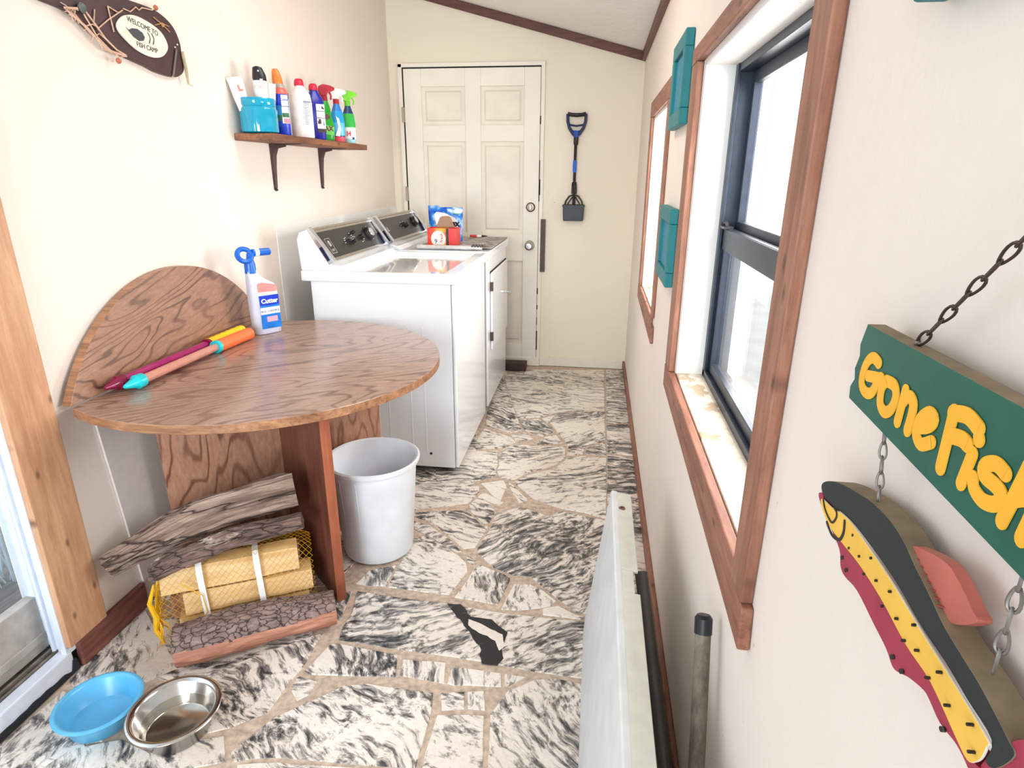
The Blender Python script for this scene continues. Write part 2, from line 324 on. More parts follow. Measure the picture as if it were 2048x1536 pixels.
STONES=[
[(-0.592,4.02),(-0.445,4.18),(0.098,4.252),(0.098,3.458),(-0.176,3.388),(-0.261,3.297),(-0.31,3.275),(-0.4,3.261),(-0.452,3.462),(-0.525,3.74)],
[(-0.168,3.361),(0.097,3.433),(0.1,3.016),(-0.004,2.926),(-0.089,2.889),(-0.108,2.973),(-0.15,3.07),(-0.196,3.188),(-0.209,3.216),(-0.178,3.333)],
[(-0.258,3.267),(-0.184,3.343),(-0.222,3.206)],
[(-0.391,3.24),(-0.28,3.257),(-0.187,3.133),(-0.188,3.078),(-0.236,3.018),(-0.339,3.083),(-0.356,3.136)],
[(-0.405,3.006),(-0.341,3.055),(-0.28,2.979),(-0.362,2.922)],
[(-0.253,2.914),(-0.22,3.007),(-0.164,3.042),(-0.127,2.945),(-0.192,2.92)],
[(-0.088,2.871),(-0.004,2.908),(-0.017,2.829),(-0.089,2.801)],
[(0.006,2.903),(0.099,2.984),(0.1,2.829),(-0.002,2.837)],
[(-0.416,2.829),(-0.364,2.897),(-0.245,2.884),(-0.13,2.907),(-0.107,2.874),(-0.102,2.771),(-0.154,2.671),(-0.259,2.593),(-0.33,2.494),(-0.394,2.528),(-0.415,2.586),(-0.41,2.638),(-0.433,2.745)],
[(-0.09,2.767),(-0.016,2.801),(0.1,2.796),(0.095,2.228),(0.01,2.262),(-0.093,2.279),(-0.215,2.344),(-0.265,2.406),(-0.315,2.482),(-0.256,2.564),(-0.144,2.641)],
[(0.117,4.255),(0.238,4.262),(0.242,3.283),(0.11,3.249)],
[(0.111,3.227),(0.246,3.262),(0.251,2.846),(0.11,2.866)],
[(0.111,2.842),(0.249,2.812),(0.246,2.386),(0.104,2.373)],
[(0.104,2.362),(0.243,2.39),(0.254,2.111),(0.095,2.088)],
[(0.095,2.078),(0.255,2.101),(0.261,1.748),(0.092,1.724)],
[(0.092,1.714),(0.262,1.739),(0.257,1.445),(0.088,1.421)],
[(-0.626,3.649),(-0.609,3.996),(-0.545,3.816),(-0.458,3.461),(-0.402,3.246),(-0.36,3.087),(-0.409,3.038),(-0.565,3.126),(-0.597,3.373)],
[(-0.562,3.077),(-0.412,2.985),(-0.37,2.921),(-0.418,2.846),(-0.564,2.807),(-0.575,2.941)],
[(-0.564,2.777),(-0.444,2.801),(-0.442,2.743),(-0.422,2.648),(-0.423,2.605),(-0.413,2.546),(-0.436,2.503),(-0.499,2.469),(-0.675,2.439),(-0.737,2.677)],
[(-0.767,2.367),(-0.702,2.444),(-0.533,2.468),(-0.471,2.419),(-0.461,2.365),(-0.491,2.267),(-0.704,2.181),(-0.863,2.151),(-0.932,2.343)],
[(-0.467,2.446),(-0.37,2.488),(-0.346,2.431),(-0.354,2.31),(-0.38,2.328)],
[(-0.346,2.478),(-0.314,2.445),(-0.271,2.379),(-0.239,2.327),(-0.274,2.301),(-0.317,2.399)],
[(-0.451,2.345),(-0.438,2.362),(-0.344,2.296),(-0.356,2.271),(-0.443,2.314)],
[(-0.48,2.252),(-0.452,2.341),(-0.376,2.252),(-0.366,2.201),(-0.374,2.124),(-0.4,2.12),(-0.46,2.194)],
[(-0.701,2.159),(-0.483,2.206),(-0.455,2.166),(-0.395,2.096),(-0.373,2.099),(-0.397,1.949),(-0.437,1.934),(-0.512,2.012),(-0.596,2.091),(-0.69,2.135)],
[(-0.683,2.096),(-0.61,2.072),(-0.506,1.987),(-0.444,1.915),(-0.456,1.908),(-0.582,1.995),(-0.658,2.038)],
[(-0.66,1.958),(-0.602,1.999),(-0.534,1.951),(-0.447,1.885),(-0.411,1.844),(-0.399,1.802),(-0.408,1.753),(-0.432,1.669),(-0.561,1.672),(-0.647,1.678),(-0.647,1.777),(-0.642,1.828)],
[(-0.422,1.895),(-0.381,1.866),(-0.386,1.845),(-0.408,1.862)],
[(-0.362,2.201),(-0.257,2.264),(-0.137,2.206),(-0.091,2.256),(0.091,2.209),(0.086,1.641),(-0.001,1.638),(-0.068,1.701),(-0.122,1.753),(-0.174,1.805),(-0.229,1.8),(-0.304,1.835),(-0.38,1.914),(-0.386,1.945),(-0.355,2.122)],
[(-0.355,1.84),(-0.242,1.789),(-0.242,1.764),(-0.264,1.64),(-0.339,1.649),(-0.409,1.657),(-0.383,1.763),(-0.374,1.826)],
[(-0.219,1.75),(-0.176,1.761),(-0.12,1.73),(-0.077,1.685),(-0.094,1.658),(-0.131,1.643),(-0.19,1.625),(-0.247,1.621),(-0.236,1.682)],
[(-0.112,1.639),(-0.066,1.66),(-0.016,1.629),(0.018,1.618),(0.015,1.61),(-0.11,1.613)],
[(-0.74,1.64),(-0.643,1.629),(-0.449,1.621),(-0.264,1.602),(-0.137,1.597),(0.061,1.597),(0.062,1.357),(0.014,1.37),(-0.114,1.375),(-0.252,1.391),(-0.393,1.398),(-0.588,1.409),(-0.712,1.414),(-0.722,1.464),(-0.716,1.537)],
[(-0.741,1.753),(-0.66,1.797),(-0.657,1.681),(-0.759,1.676)],
[(-0.728,1.39),(-0.712,1.398),(-0.519,1.378),(-0.501,1.302),(-0.741,1.276),(-0.758,1.285)],
[(-0.496,1.364),(-0.373,1.368),(-0.36,1.299),(-0.487,1.306)],
[(-0.348,1.356),(-0.208,1.353),(-0.201,1.309),(-0.332,1.293),(-0.348,1.299)],
[(-0.194,1.352),(-0.138,1.348),(-0.189,1.305)],
[(-0.356,1.26),(-0.298,1.272),(-0.287,1.219),(-0.343,1.207)],
[(-0.285,1.274),(-0.243,1.284),(-0.232,1.223),(-0.275,1.222)],
[(-0.179,1.295),(-0.111,1.341),(-0.051,1.355),(0.062,1.34),(0.064,0.947),(-0.176,0.914),(-0.211,1.213)],
[(-0.349,1.187),(-0.269,1.203),(-0.229,1.204),(-0.189,0.912),(-0.329,0.892),(-0.352,1.078)],
[(-0.768,1.122),(-0.698,1.185),(-0.628,1.248),(-0.563,1.262),(-0.382,1.258),(-0.369,1.195),(-0.366,1.038),(-0.532,1.027),(-0.684,1.022),(-0.764,1.008),(-0.798,0.996),(-0.819,1.013),(-0.774,1.108)],
[(-1.008,1.243),(-0.899,1.339),(-0.773,1.431),(-0.773,1.299),(-0.785,1.235),(-0.793,1.137),(-0.862,1.081),(-0.989,1.023),(-1.041,1.12),(-1.014,1.185)],
[(-0.901,1.582),(-0.762,1.637),(-0.746,1.5),(-0.781,1.465),(-0.834,1.567)],
[(-0.769,1.22),(-0.769,1.261),(-0.711,1.252),(-0.712,1.209),(-0.732,1.184)],
[(-0.785,0.985),(-0.693,1.004),(-0.526,1.015),(-0.385,1.022),(-0.35,0.908),(-0.71,0.858)],
[(-1.02,0.998),(-0.864,1.052),(-0.819,0.99),(-0.897,0.96),(-0.953,0.909)],
[(-1.397,1.228),(-1.379,1.448),(-1.27,1.358),(-1.116,1.244),(-1.176,1.186),(-1.267,1.214),(-1.333,1.129),(-1.388,1.16)],
[(-1.395,0.962),(-1.375,1.123),(-1.324,1.119),(-1.191,1.079),(-1.156,0.999),(-1.226,0.974),(-1.256,0.91),(-1.335,0.899)],
[(-1.212,0.969),(-1.109,1.009),(-1.027,0.986),(-0.947,0.953),(-1.236,0.913)],
]
SIGN_T=[
[(0.4752,1.201),(0.4847,1.2024),(0.4931,1.1971),(0.4977,1.1868),(0.4956,1.1768),(0.4857,1.1737),(0.4763,1.1771),(0.4707,1.1877),(0.4675,1.1918)],
[(0.4882,1.1867),(0.4657,1.1917)],
[(0.4579,1.1927),(0.4455,1.1932),(0.4401,1.1862),(0.4429,1.1762),(0.451,1.1708),(0.4603,1.1742),(0.4626,1.185),(0.4579,1.1927)],
[(0.4294,1.1952),(0.4308,1.1713)],
[(0.4299,1.1856),(0.4233,1.1931),(0.4162,1.1908),(0.4146,1.1829),(0.4155,1.1711)],
[(0.4054,1.1776),(0.3927,1.1836),(0.3883,1.1901),(0.3953,1.192),(0.4042,1.1836),(0.4051,1.1742),(0.3965,1.1696),(0.3856,1.1759)],
[(0.3711,1.2021),(0.3704,1.1657)],
[(0.3718,1.2012),(0.3579,1.2049),(0.3455,1.2022)],
[(0.369,1.1878),(0.3576,1.1907),(0.3513,1.19)],
[(0.3451,1.1869),(0.3481,1.1667)],
[(0.3437,1.1977),(0.3428,1.1965)],
[(0.3161,1.1892),(0.3246,1.1906),(0.3327,1.1858),(0.3315,1.1807),(0.32,1.1799),(0.3145,1.1774),(0.317,1.1709),(0.3267,1.1675),(0.3362,1.1699),(0.3393,1.1748)],
[(0.3017,1.2028),(0.3048,1.1863),(0.3092,1.1652)],
[(0.3061,1.1797),(0.2979,1.1849),(0.2914,1.1824),(0.2932,1.1649)],
]
FB = [(0.5358,1.0674),(0.5217,1.0769),(0.4968,1.0871),(0.4691,1.0944),(0.4439,1.1002),(0.4132,1.1027),(0.3896,1.0994),(0.3723,1.0934),(0.3508,1.0873),(0.3306,1.0806),(0.3091,1.0773),(0.2919,1.075),(0.2754,1.0709),(0.2636,1.0674),(0.2572,1.0639),(0.2648,1.0464),(0.2723,1.043),(0.2729,1.0568),(0.2971,1.0595),(0.3202,1.0625),(0.3506,1.0637),(0.3878,1.0689),(0.4259,1.07),(0.4695,1.0684),(0.5036,1.0612),(0.5256,1.058),(0.5355,1.0611)]
FY = [(0.5273,1.056),(0.5032,1.0604),(0.4699,1.0692),(0.4218,1.0692),(0.3872,1.0676),(0.3506,1.0637),(0.3197,1.0614),(0.2971,1.0595),(0.2729,1.0568),(0.2718,1.0523),(0.2727,1.0439),(0.2756,1.0375),(0.2811,1.0324),(0.2946,1.035),(0.3258,1.0429),(0.3576,1.0426),(0.3975,1.0475),(0.4387,1.0483),(0.4718,1.0453),(0.5,1.0436),(0.5207,1.0481)]
FR = [(0.5405,1.0541),(0.5312,1.0581),(0.5207,1.0481),(0.5,1.0436),(0.4718,1.0453),(0.4387,1.0483),(0.3975,1.0475),(0.3576,1.0426),(0.3258,1.0429),(0.2946,1.035),(0.2798,1.0339),(0.2743,1.0346),(0.2785,1.0264),(0.2873,1.028),(0.2961,1.0286),(0.311,1.0262),(0.3247,1.0294),(0.3325,1.0297),(0.3489,1.0235),(0.3605,1.0166),(0.3688,1.0141),(0.3806,1.0185),(0.4028,1.0212),(0.4359,1.0253),(0.46,1.0212),(0.4706,1.0238),(0.4784,1.0348),(0.5039,1.0412),(0.5318,1.0481)]
FT = [(0.2752,1.0366),(0.2665,1.0585),(0.2603,1.0712),(0.2496,1.0822),(0.2371,1.0855),(0.2301,1.069),(0.2411,1.0516),(0.2661,1.033)]
FF = [(0.391,1.0959),(0.3698,1.1061),(0.3491,1.1113),(0.3336,1.1079),(0.3202,1.1024),(0.3131,1.0983),(0.3313,1.0822),(0.3439,1.0834),(0.3701,1.0885)]
DOT = [(0.456,1.0628),(0.4575,1.0498),(0.4387,1.0549),(0.4214,1.0652),(0.4259,1.0478),(0.4073,1.0557),(0.3872,1.0615),(0.3919,1.0455),(0.3719,1.0512),(0.3524,1.0624),(0.3584,1.0448),(0.3429,1.0508),(0.3266,1.0448),(0.3181,1.0572),(0.3044,1.0463),(0.2843,1.054),(0.2776,1.0421)]
EY1 = [(0.5218,1.058),(0.5136,1.0522),(0.4969,1.0497),(0.4898,1.0581),(0.4913,1.0632),(0.4974,1.0637)]
EY2 = [(0.5055,1.0444),(0.4911,1.0409),(0.4764,1.0453),(0.4713,1.0556),(0.4736,1.065)]
RD = [(0.4701,1.0323),(0.4589,1.0281),(0.3703,1.0207),(0.3566,1.0212),(0.3064,1.0264)]
WP = [(1.5384,1.7459),(1.5637,1.7337),(1.6211,1.7296),(1.6608,1.7205),(1.7184,1.6898),(1.782,1.6608),(1.8189,1.6509),(1.9102,1.6379),(1.9535,1.629),(2.0192,1.6247),(2.0597,1.6302),(2.0941,1.6536),(2.0943,1.7),(2.0948,1.7321),(2.08,1.7655),(2.055,1.787),(2.0146,1.8024),(1.9669,1.8087),(1.8841,1.8081),(1.8079,1.8075),(1.6977,1.806),(1.5698,1.7784)]
WE = [(1.8089,1.7365),(1.8393,1.7586),(1.8894,1.7693),(1.9476,1.7629),(1.9929,1.7486),(2.0158,1.7246),(2.0148,1.7003),(1.9803,1.6747),(1.9283,1.6664),(1.8703,1.6757),(1.8231,1.6998),(1.8038,1.7179)]
WN1 = [(1.6656,1.7377),(1.6237,1.7302),(1.6425,1.7184),(1.6835,1.6998),(1.7193,1.673),(1.7537,1.654),(1.8189,1.6509)]
WN2 = [(1.691,1.7361),(1.7187,1.7105),(1.7446,1.6834),(1.782,1.6608),(1.8162,1.6524)]
WN3 = [(1.6838,1.7291),(1.7009,1.7051),(1.7162,1.6819),(1.7598,1.655)]
WN4 = [(1.6538,1.7226),(1.6914,1.6903),(1.7251,1.674),(1.7642,1.6499)]
WN5 = [(1.6868,1.7023),(1.7078,1.7102),(1.7258,1.7063)]
WN6 = [(1.711,1.6828),(1.7272,1.6915),(1.7446,1.6834)]
WN7 = [(1.7298,1.7501),(1.7164,1.7119),(1.7305,1.7035)]
WN8 = [(1.7828,1.7694),(1.7856,1.7375),(1.7889,1.7072)]
WN9 = [(1.7311,1.7055),(1.7763,1.7356),(1.8401,1.7725),(1.819,1.762),(1.7828,1.7694)]
WN10 = [(1.8445,1.7774),(1.872,1.7755),(1.8993,1.7936),(1.9108,1.7881),(1.9266,1.7977),(1.9718,1.8015),(1.9935,1.8168)]
WK = [(1.6799,1.7427)]
WH1 = [(2.0608,1.708),(2.0238,1.6276)]
WH2 = [(2.0884,1.7082),(2.0941,1.6536),(2.0953,1.6114)]
WH3 = [(1.9738,1.783),(2.0132,1.7698),(2.0429,1.7561)]
WH4 = [(1.9752,1.7622),(2.0105,1.7736),(2.0433,1.7715)]
WB = [(1.7834,1.6331),(1.9867,1.811)]
WF = [(1.8573,1.7334),(1.8809,1.7381),(1.9171,1.7381),(1.9284,1.7299),(1.9111,1.7162),(1.8759,1.7199)]
# =====================================================================
# SETTING
# =====================================================================
XL,XR,YB,YN=-1.403,.247,4.306,-1.9
def S(o): return tag(o,kind='structure')
# floor: grout slab plus traced marble flagstones (pattern of one surface -> one mesh)
mb=MB(); mb.box((-1.62,YN,-.12),(.40,YB+.1,-.0040),1)
me_attr=[]
angs=[.1,-.5,.3,.4,.2,.3,0,.2,-.3,-.35,0,.15,0,-.1,.2,-.3,.5,.1,0,0,.5,.4,-.5,.4,.25,-.6,.25,.2,-.75,1.4,1.3,-.1,-.6,1.1,.9,1.2,1.5,1.4,.1,1.5,.75,.5,.62,.55,.7,.2,.3,.4,1.0,1.2,.7]
darks={2:.0,8:-.045,9:-.03,1:.0,28:.035,32:.01,42:.075,20:-.07,40:.01,12:.04,11:.03,13:.05,10:.03,16:.03,29:-.03,43:.015,48:-.02,15:.03,14:.0}
extra=[[(-1.30,1.30),(-1.16,1.20),(-1.0,1.19),(-.86,1.33),(-.80,1.42),(-.84,1.50),(-1.02,1.55),(-1.28,1.48)],[(-1.39,.80),(-1.20,.84),(-1.10,.93),(-1.22,1.0),(-1.39,.96)],[(-1.39,1.50),(-1.05,1.62),(-1.0,2.05),(-1.39,2.2)],[(-1.39,2.25),(-.96,2.08),(-.5,2.42),(-.62,3.2),(-1.39,3.2)],[(-1.02,1.60),(-.84,1.66),(-.78,1.95),(-.95,2.03)],
 [(-1.39,3.25),(-.6,3.25),(-.58,4.28),(-1.39,4.28)],[(-1.38,.75),(-1.0,.62),(-.9,.2),(-1.38,.1)],[(-.95,.6),(-.3,.55),(-.25,0),(-.9,.1)],[(-.25,.5),(.24,.5),(.24,-.1),(-.2,-.1)],[(-1.38,0),(-.3,-.1),(-.3,-1.8),(-1.38,-1.8)],[(-.25,-.2),(.24,-.2),(.24,-1.8),(-.25,-1.8)]]
stones=STONES+extra
vein_marks=[([(-0.423, 1.621), (-0.381, 1.623), (-0.334, 1.569), (-0.268, 1.564), (-0.211, 1.516), (-0.216, 1.455), (-0.213, 1.406), (-0.219, 1.38), (-0.269, 1.379), (-0.286, 1.445), (-0.318, 1.487), (-0.358, 1.537), (-0.398, 1.582)],.3),([(-0.344, 1.557), (-0.304, 1.544), (-0.26, 1.516), (-0.224, 1.504), (-0.211, 1.456), (-0.228, 1.438), (-0.242, 1.471), (-0.27, 1.49), (-0.307, 1.506), (-0.336, 1.529)],-.3)]
bm=bmesh.new(); lays=[bm.faces.layers.float.new(n) for n in ('ang','seed','dark')]
def shrink(poly,d):
    n=len(poly); A=sum(poly[i][0]*poly[(i+1)%n][1]-poly[(i+1)%n][0]*poly[i][1] for i in range(n)); s=1 if A>0 else -1
    out=[]
    for i in range(n):
        p0,p1,p2=Vector(poly[i-1]),Vector(poly[i]),Vector(poly[(i+1)%n]); a=(p1-p0).normalized(); b=(p2-p1).normalized()
        n1=Vector((-a.y,a.x))*s; n2=Vector((-b.y,b.x))*s; nn=n1+n2; l=nn.length
        if l<.3: nn=n1; l=1
        out.append(p1+nn/l*d*min(1.6,1/max(.5,(nn/l).dot(n1))))
    return out
for i,poly in enumerate(stones):
    pts=[p for k,p in enumerate(poly) if (Vector(p)-Vector(poly[k-1])).length>.004]
    # clamp into the room, subdivide and wobble edges
    pts=[(max(-1.40,min(.245,x)),min(y,YB-.004)) for x,y in pts]
    fine=[]
    for k in range(len(pts)):
        a=Vector(pts[k]); b=Vector(pts[(k+1)%len(pts)]); nseg=max(1,int((b-a).length/.035))
        for j in range(nseg):
            p=a.lerp(b,j/nseg); nz=mnoise.noise_vector(Vector((p.x*14,p.y*14,i*3.1)))*.0035
            fine.append((p.x+nz.x,p.y+nz.y))
    inner=shrink(fine,-.0004); outer=shrink(fine,-.0022); 
    top=[bm.verts.new((p[0],p[1],-i*.00003)) for p in inner]; low=[bm.verts.new((p[0],p[1],-.0055)) for p in outer]
    try:
        fs=[bm.faces.new(top)]+[bm.faces.new((low[k],low[(k+1)%len(low)],top[(k+1)%len(top)],top[k])) for k in range(len(top))]
    except Exception: continue
    for f in fs:
        f.material_index=0; f[lays[0]]=angs[i] if i<len(angs) else random.uniform(-1,1); f[lays[1]]=i*1.37; f[lays[2]]=darks.get(i,0.0)+(random.uniform(-.015,.02))
for k,(poly,dk_) in enumerate(vein_marks):
    P_=[]
    for q in range(len(poly)):
        a=Vector(poly[q]); b=Vector(poly[(q+1)%len(poly)])
        for j in range(4):
            p=a.lerp(b,j/4); nz=mnoise.noise_vector(Vector((p.x*40,p.y*40,k*5))); P_.append(bm.verts.new((p.x+nz.x*.006,p.y+nz.y*.006,.0002+.0002*k)))
    f=bm.faces.new(P_); f[lays[0]]=-.75; f[lays[1]]=90+k; f[lays[2]]=dk_
bmesh.ops.recalc_face_normals(bm,faces=bm.faces)
top_faces=[f for f in bm.faces if len(f.verts)>4]; bmesh.ops.triangulate(bm,faces=top_faces)
for f in bm.faces:
    if f.normal.z<-.1: f.normal_flip()
v0=[bm.verts.new(p) for p in mb.v]
for f in mb.f: nf=bm.faces.new([v0[k] for k in f]); nf.material_index=1
me=bpy.data.meshes.new('floor'); bm.to_mesh(me); bm.free(); S(link('floor',me,[M_marble,M_grout]))

# walls -------------------------------------------------------------
W1=(.825,1.76,.775,1.605); W2=(2.52,3.25,.775,1.595)   # window openings y0,y1,z0,z1
def czz(x): return 2.037+.262*(XR-x)+.012
mb=MB(); XO=XR+.17; H=2.12
ys=[YN,W1[0],W1[1],W2[0],W2[1],YB+.1]
for a,b in ((0,1),(2,3),(4,5)): mb.box((XR,ys[a],-.1),(XO,ys[b],H))
for W in (W1,W2): mb.box((XR,W[0],-.1),(XO,W[1],W[2])); mb.box((XR,W[0],W[3]),(XO,W[1],H))
S(mb.build('wall_right',M_wall))
mb=MB(); HL=2.62
DY0,DY1,DZ=-1.0,1.25,2.0; DI=1.184
mb.box((XL-.17,DY1,-.1),(XL,YB+.1,HL)); mb.box((XL-.17,YN,-.1),(XL,DY0,HL)); mb.box((XL-.17,DY0,DZ),(XL,DY1,HL)); mb.box((XL-.17,DY0,-.1),(XL,DY1,-.021))
S(mb.build('wall_left',M_wall))
mb=MB(); mb.prism([(XL,-.1),(XR,-.1),(XR,czz(XR)+.1),(XL,czz(XL)+.1)],ony,YB,YB+.1); S(mb.build('wall_back',M_back))
mb=MB(); mb.prism([(XL-.17,czz(XL-.17)),(XO,czz(XO)),(XO,czz(XO)+.1),(XL-.17,czz(XL-.17)+.1)],ony,YN,YB+.1); S(mb.build('ceiling',M_ceil))
# white plaster lining of the window openings
for k,W in ((1,W1),(2,W2)):
    mb=MB(); e=.012
    mb.box((XR+.002,W[1]-e,W[2]),(XO-.02,W[1]+.002,W[3])); mb.box((XR+.002,W[0]-.002,W[2]),(XO-.02,W[0]+e,W[3])); mb.box((XR+.002,W[0],W[3]-e),(XO-.02,W[1],W[3]+.002))
    wroot=mb.build('window_%d'%k,M_reveal,bevel=.004); S(wroot)
    box('window_sill',(XR+.003,W[0]+.002,W[2]-.01),(XO-.04,W[1]-.002,W[2]+.012),M_sill,wroot,.003)
    # aluminium frame, upper sash outside, lower sash inside, meeting rail
    y0,y1,z0,z1=W[0]+e,W[1]-e,W[2]+.012,W[3]-e; xf=XR+.080; zm=1.185
    def ring(mb,x0,x1,a,b,c,d,t): mb.box((x0,a,c),(x1,a+t,d)).box((x0,b-t,c),(x1,b,d)).box((x0,a+t,c),(x1,b-t,c+t)).box((x0,a+t,d-t),(x1,b-t,d))
    mb=MB(); ring(mb,xf,xf+.062,y0,y1,z0,z1,.018); mb.box((xf-.004,y0,z0-.001),(xf+.004,y0+.026,z1)).box((xf-.004,y1-.026,z0),(xf+.004,y1,z1)).box((xf-.004,y0,z0-.001),(xf+.004,y1,z0+.02)); mb.build('window_frame',M_alu,wroot,bevel=.0015)
    mb=MB(); ring(mb,xf+.008,xf+.028,y0+.018,y1-.018,z0+.02,zm+.018,.028); mb.box((xf+.005,y0+.02,zm-.038),(xf+.031,y1-.02,zm+.017)); sash=mb.build('lower_sash',M_alu,wroot,bevel=.002)
    box('pane',(xf+.015,y0+.04,z0+.04),(xf+.019,y1-.04,zm),M_glass,sash)
    mb=MB(); ring(mb,xf+.034,xf+.054,y0+.018,y1-.018,zm-.014,z1-.018,.028); mb.box((xf+.033,y0+.02,zm-.013),(xf+.056,y1-.02,zm+.036)); sash=mb.build('upper_sash',M_alu,wroot,bevel=.002)
    box('pane',(xf+.042,y0+.04,zm),(xf+.046,y1-.04,z1-.04),M_glass,sash)
    mb=MB().box((xf-.004,y1-.075,zm+.018),(xf+.02,y1-.02,zm+.024)).tube([(xf+.002,y1-.08,zm+.03),(xf+.006,y1-.05,zm+.034),(xf+.004,y1-.02,zm+.028)],.004); mb.build('sash_latch',plain('latch_metal_%d'%k,'#5d5d5f',.4,.8),wroot)
    # wooden casing
    t,o0,o1,q0,q1=(.018,.762,1.852,.716,1.645) if k==1 else (.012,2.462,3.34,.713,1.667)
    mb=MB(); mb.box((XR-t,W[1]-.003,W[2]+.012),(XR-.0005,o1,W[3]-.0)); mb.box((XR-t,o0,W[2]-.02 if k==1 else W[2]+.012),(XR-.0005,W[0]+.003,W[3]))
    tr=S(mb.build('trim_%d'%k,M_trim,bevel=.003))
    mb=MB(); mb.prism([(o0-.020,q0-.026),(o1,q0),(o1,W[2]+.0115),(W[0]+.002,W[2]+.0115),(W[0]-.004,W[2]-.0205),(o0-.010,W[2]-.0205)],onx,XR-t-.001,XR-.0005)
    mb.box((XR-t-.001,o0-.01,W[3]+.0005),(XR-.0005,o1,q1)); mb.build('casing_rail',M_trimy,tr,bevel=.003)
# far slim casing side for both windows is part of the casing above
# skirting / baseboards
S(box('baseboard_right',(XR-.014,YN,0),(XR-.0005,YB-.002,.058),M_trimy,bevel=.003))
S(box('baseboard_left',(XL+.0005,1.212,0),(XL+.018,1.478,.085),wood('worn_baseboard','#8a5648','#6d3f35','y',1,.55,False,.9),bevel=.004))
S(box('baseboard_back',(-.39,YB-.013,0),(XR-.016,YB-.0005,.062),M_panel,bevel=.003))
# corner trims below the ceiling
mb=MB(); mb.prism([(XL,czz(XL)-.052),(XR-.001,czz(XR)-.052),(XR-.001,czz(XR)-.001),(XL,czz(XL)-.001)],ony,YB-.02,YB-.0005); S(mb.build('trim_3',M_trimx,bevel=.002))
S(box('trim_4',(XR-.022,YN,czz(XR)-.05),(XR-.0005,YB-.021,czz(XR)+.002),wood('dark_stained_trim_long','#7d4a3c','#5c342b','y',1,.5),bevel=.002))
S(box('trim_7',(XL+.0003,2.60,0),(XL+.005,YB-.002,1.115),M_reveal,bevel=.002))
# pine casing of the glass door
S(box('trim_5',(XL+.0005,DI,.086),(XL+.02,1.318,2.1),M_pine,bevel=.003))
# sliding glass door -------------------------------------------------
d=MB()
for (xa_,xb_,ya_) in ((-.012,.004,DI-.004),(-.034,-.012,DI+.008),(-.044,-.034,DI-.000),(-.072,-.044,DI+.022),(-.150,-.072,DI+.052)): d.box((XL+xa_,ya_,.06),(XL+xb_,DY1,DZ))
d.box((XL-.150,DY0,.06),(XL,DY0+.03,DZ)).box((XL-.150,DY0,DZ-.03),(XL,DY1,DZ))
door=S(d.build('door_1',M_alw,bevel=.0015))
mb=MB(); mb.box((XL-.17,DY0,-.02),(XL-.030,DY1,.056))
for x,h_ in ((XL-.145,.085),(XL-.118,.085),(XL-.052,.075),(XL-.038,.070)): mb.box((x,DY0,.05),(x+.006,DY1-.01,h_))
mb.build('sill_track',plain('dusty_aluminium','#8b8378',.55,.5,var=.25,scale=40),door,bevel=.001)
MB().box((XL-.031,DY0,-.002),(XL+.006,DI+.012,.066)).build('threshold',M_alw,door,bevel=.004)
tear=[(DI+.02,.0008),(DY0,.0008)]
y=DY0
while y<DI+.02: tear.append((y,max(.006,.020+.022*mnoise.noise(Vector((0,y*8,3)))+.010*mnoise.noise(Vector((0,y*29,3))))+(.03 if y>DI+.0 else 0))); y+=.010
MB().prism(tear,onx,XL+.0062,XL+.0105).build('torn_black_strip',plain('black_rubber_strip','#1e1f26',.7),door)
mb=MB(); xs0,xs1=XL-.098,XL-.068; ye=DI+.052
mb.box((xs0,ye-.035,.07),(xs1,ye,DZ-.03)).box((xs0,DY0+.03,.07),(xs1,DY0+.09,DZ-.03)).box((xs0,DY0+.09,DZ-.1),(xs1,ye-.035,DZ-.03))
ds=mb.build('sliding_sash',M_alw,door,bevel=.003)
MB().box((xs0,DY0+.09,.07),(xs1,ye-.035,.235)).box((xs0-.004,DY0+.09,.10),(xs1+.006,ye-.04,.125)).build('bottom_rail',plain('dusty_rail','#b9b3aa',.5,.3,var=.15,scale=20),ds,bevel=.002)
box('pane',(xs0+.009,DY0+.09,.235),(xs0+.014,ye-.035,DZ-.1),M_glass,ds)
# back door -----------------------------------------------------------
X0,X1,ZT=-1.3075,-.3935,1.975; yd=YB-.001
# slab with six real recessed panels
us=[X0+.006,-1.185,-.893,-.79,-.503,X1-.006]; zs=[.02,.165,.758,.945,1.535,1.637,1.868,ZT]
mb=MB()
def bx(a,b,c,d_,y0=YB-.022,y1=YB-.0005,mi=0): mb.box((a,y0,c),(b,y1,d_),mi)
bx(us[0],us[1],zs[0],zs[7]); bx(us[2],us[3],zs[0],zs[7]); bx(us[4],us[5],zs[0],zs[7])
for a,b in ((1,2),(3,4)):
    for c,d_ in ((0,1),(2,3),(4,5),(6,7)): bx(us[a],us[b],zs[c],zs[d_])
dr=S(mb.build('door_2',M_white2,bevel=.003))
for a,b in ((1,2),(3,4)):
    for c,d_ in ((1,2),(3,4),(5,6)):
        m2=MB(); m2.box((us[a],YB-.005,zs[c]),(us[b],YB-.0007,zs[d_]))
        x0,x1,z0,z1=us[a]+.022,us[b]-.022,zs[c]+.022,zs[d_]-.022
        q=[(x0,z0),(x1,z0),(x1,z1),(x0,z1)]; k=.012
        vs=[(x,YB-.005,z) for x,z in q]+[(x+(k if i in (0,3) else -k),YB-.015,z+(k if i in (0,1) else -k)) for i,(x,z) in enumerate(q)]
        m2.add(vs,[(4,5,6,7),(0,1,5,4),(1,2,6,5),(2,3,7,6),(3,0,4,7)]); m2.build('panel',M_panel,dr)
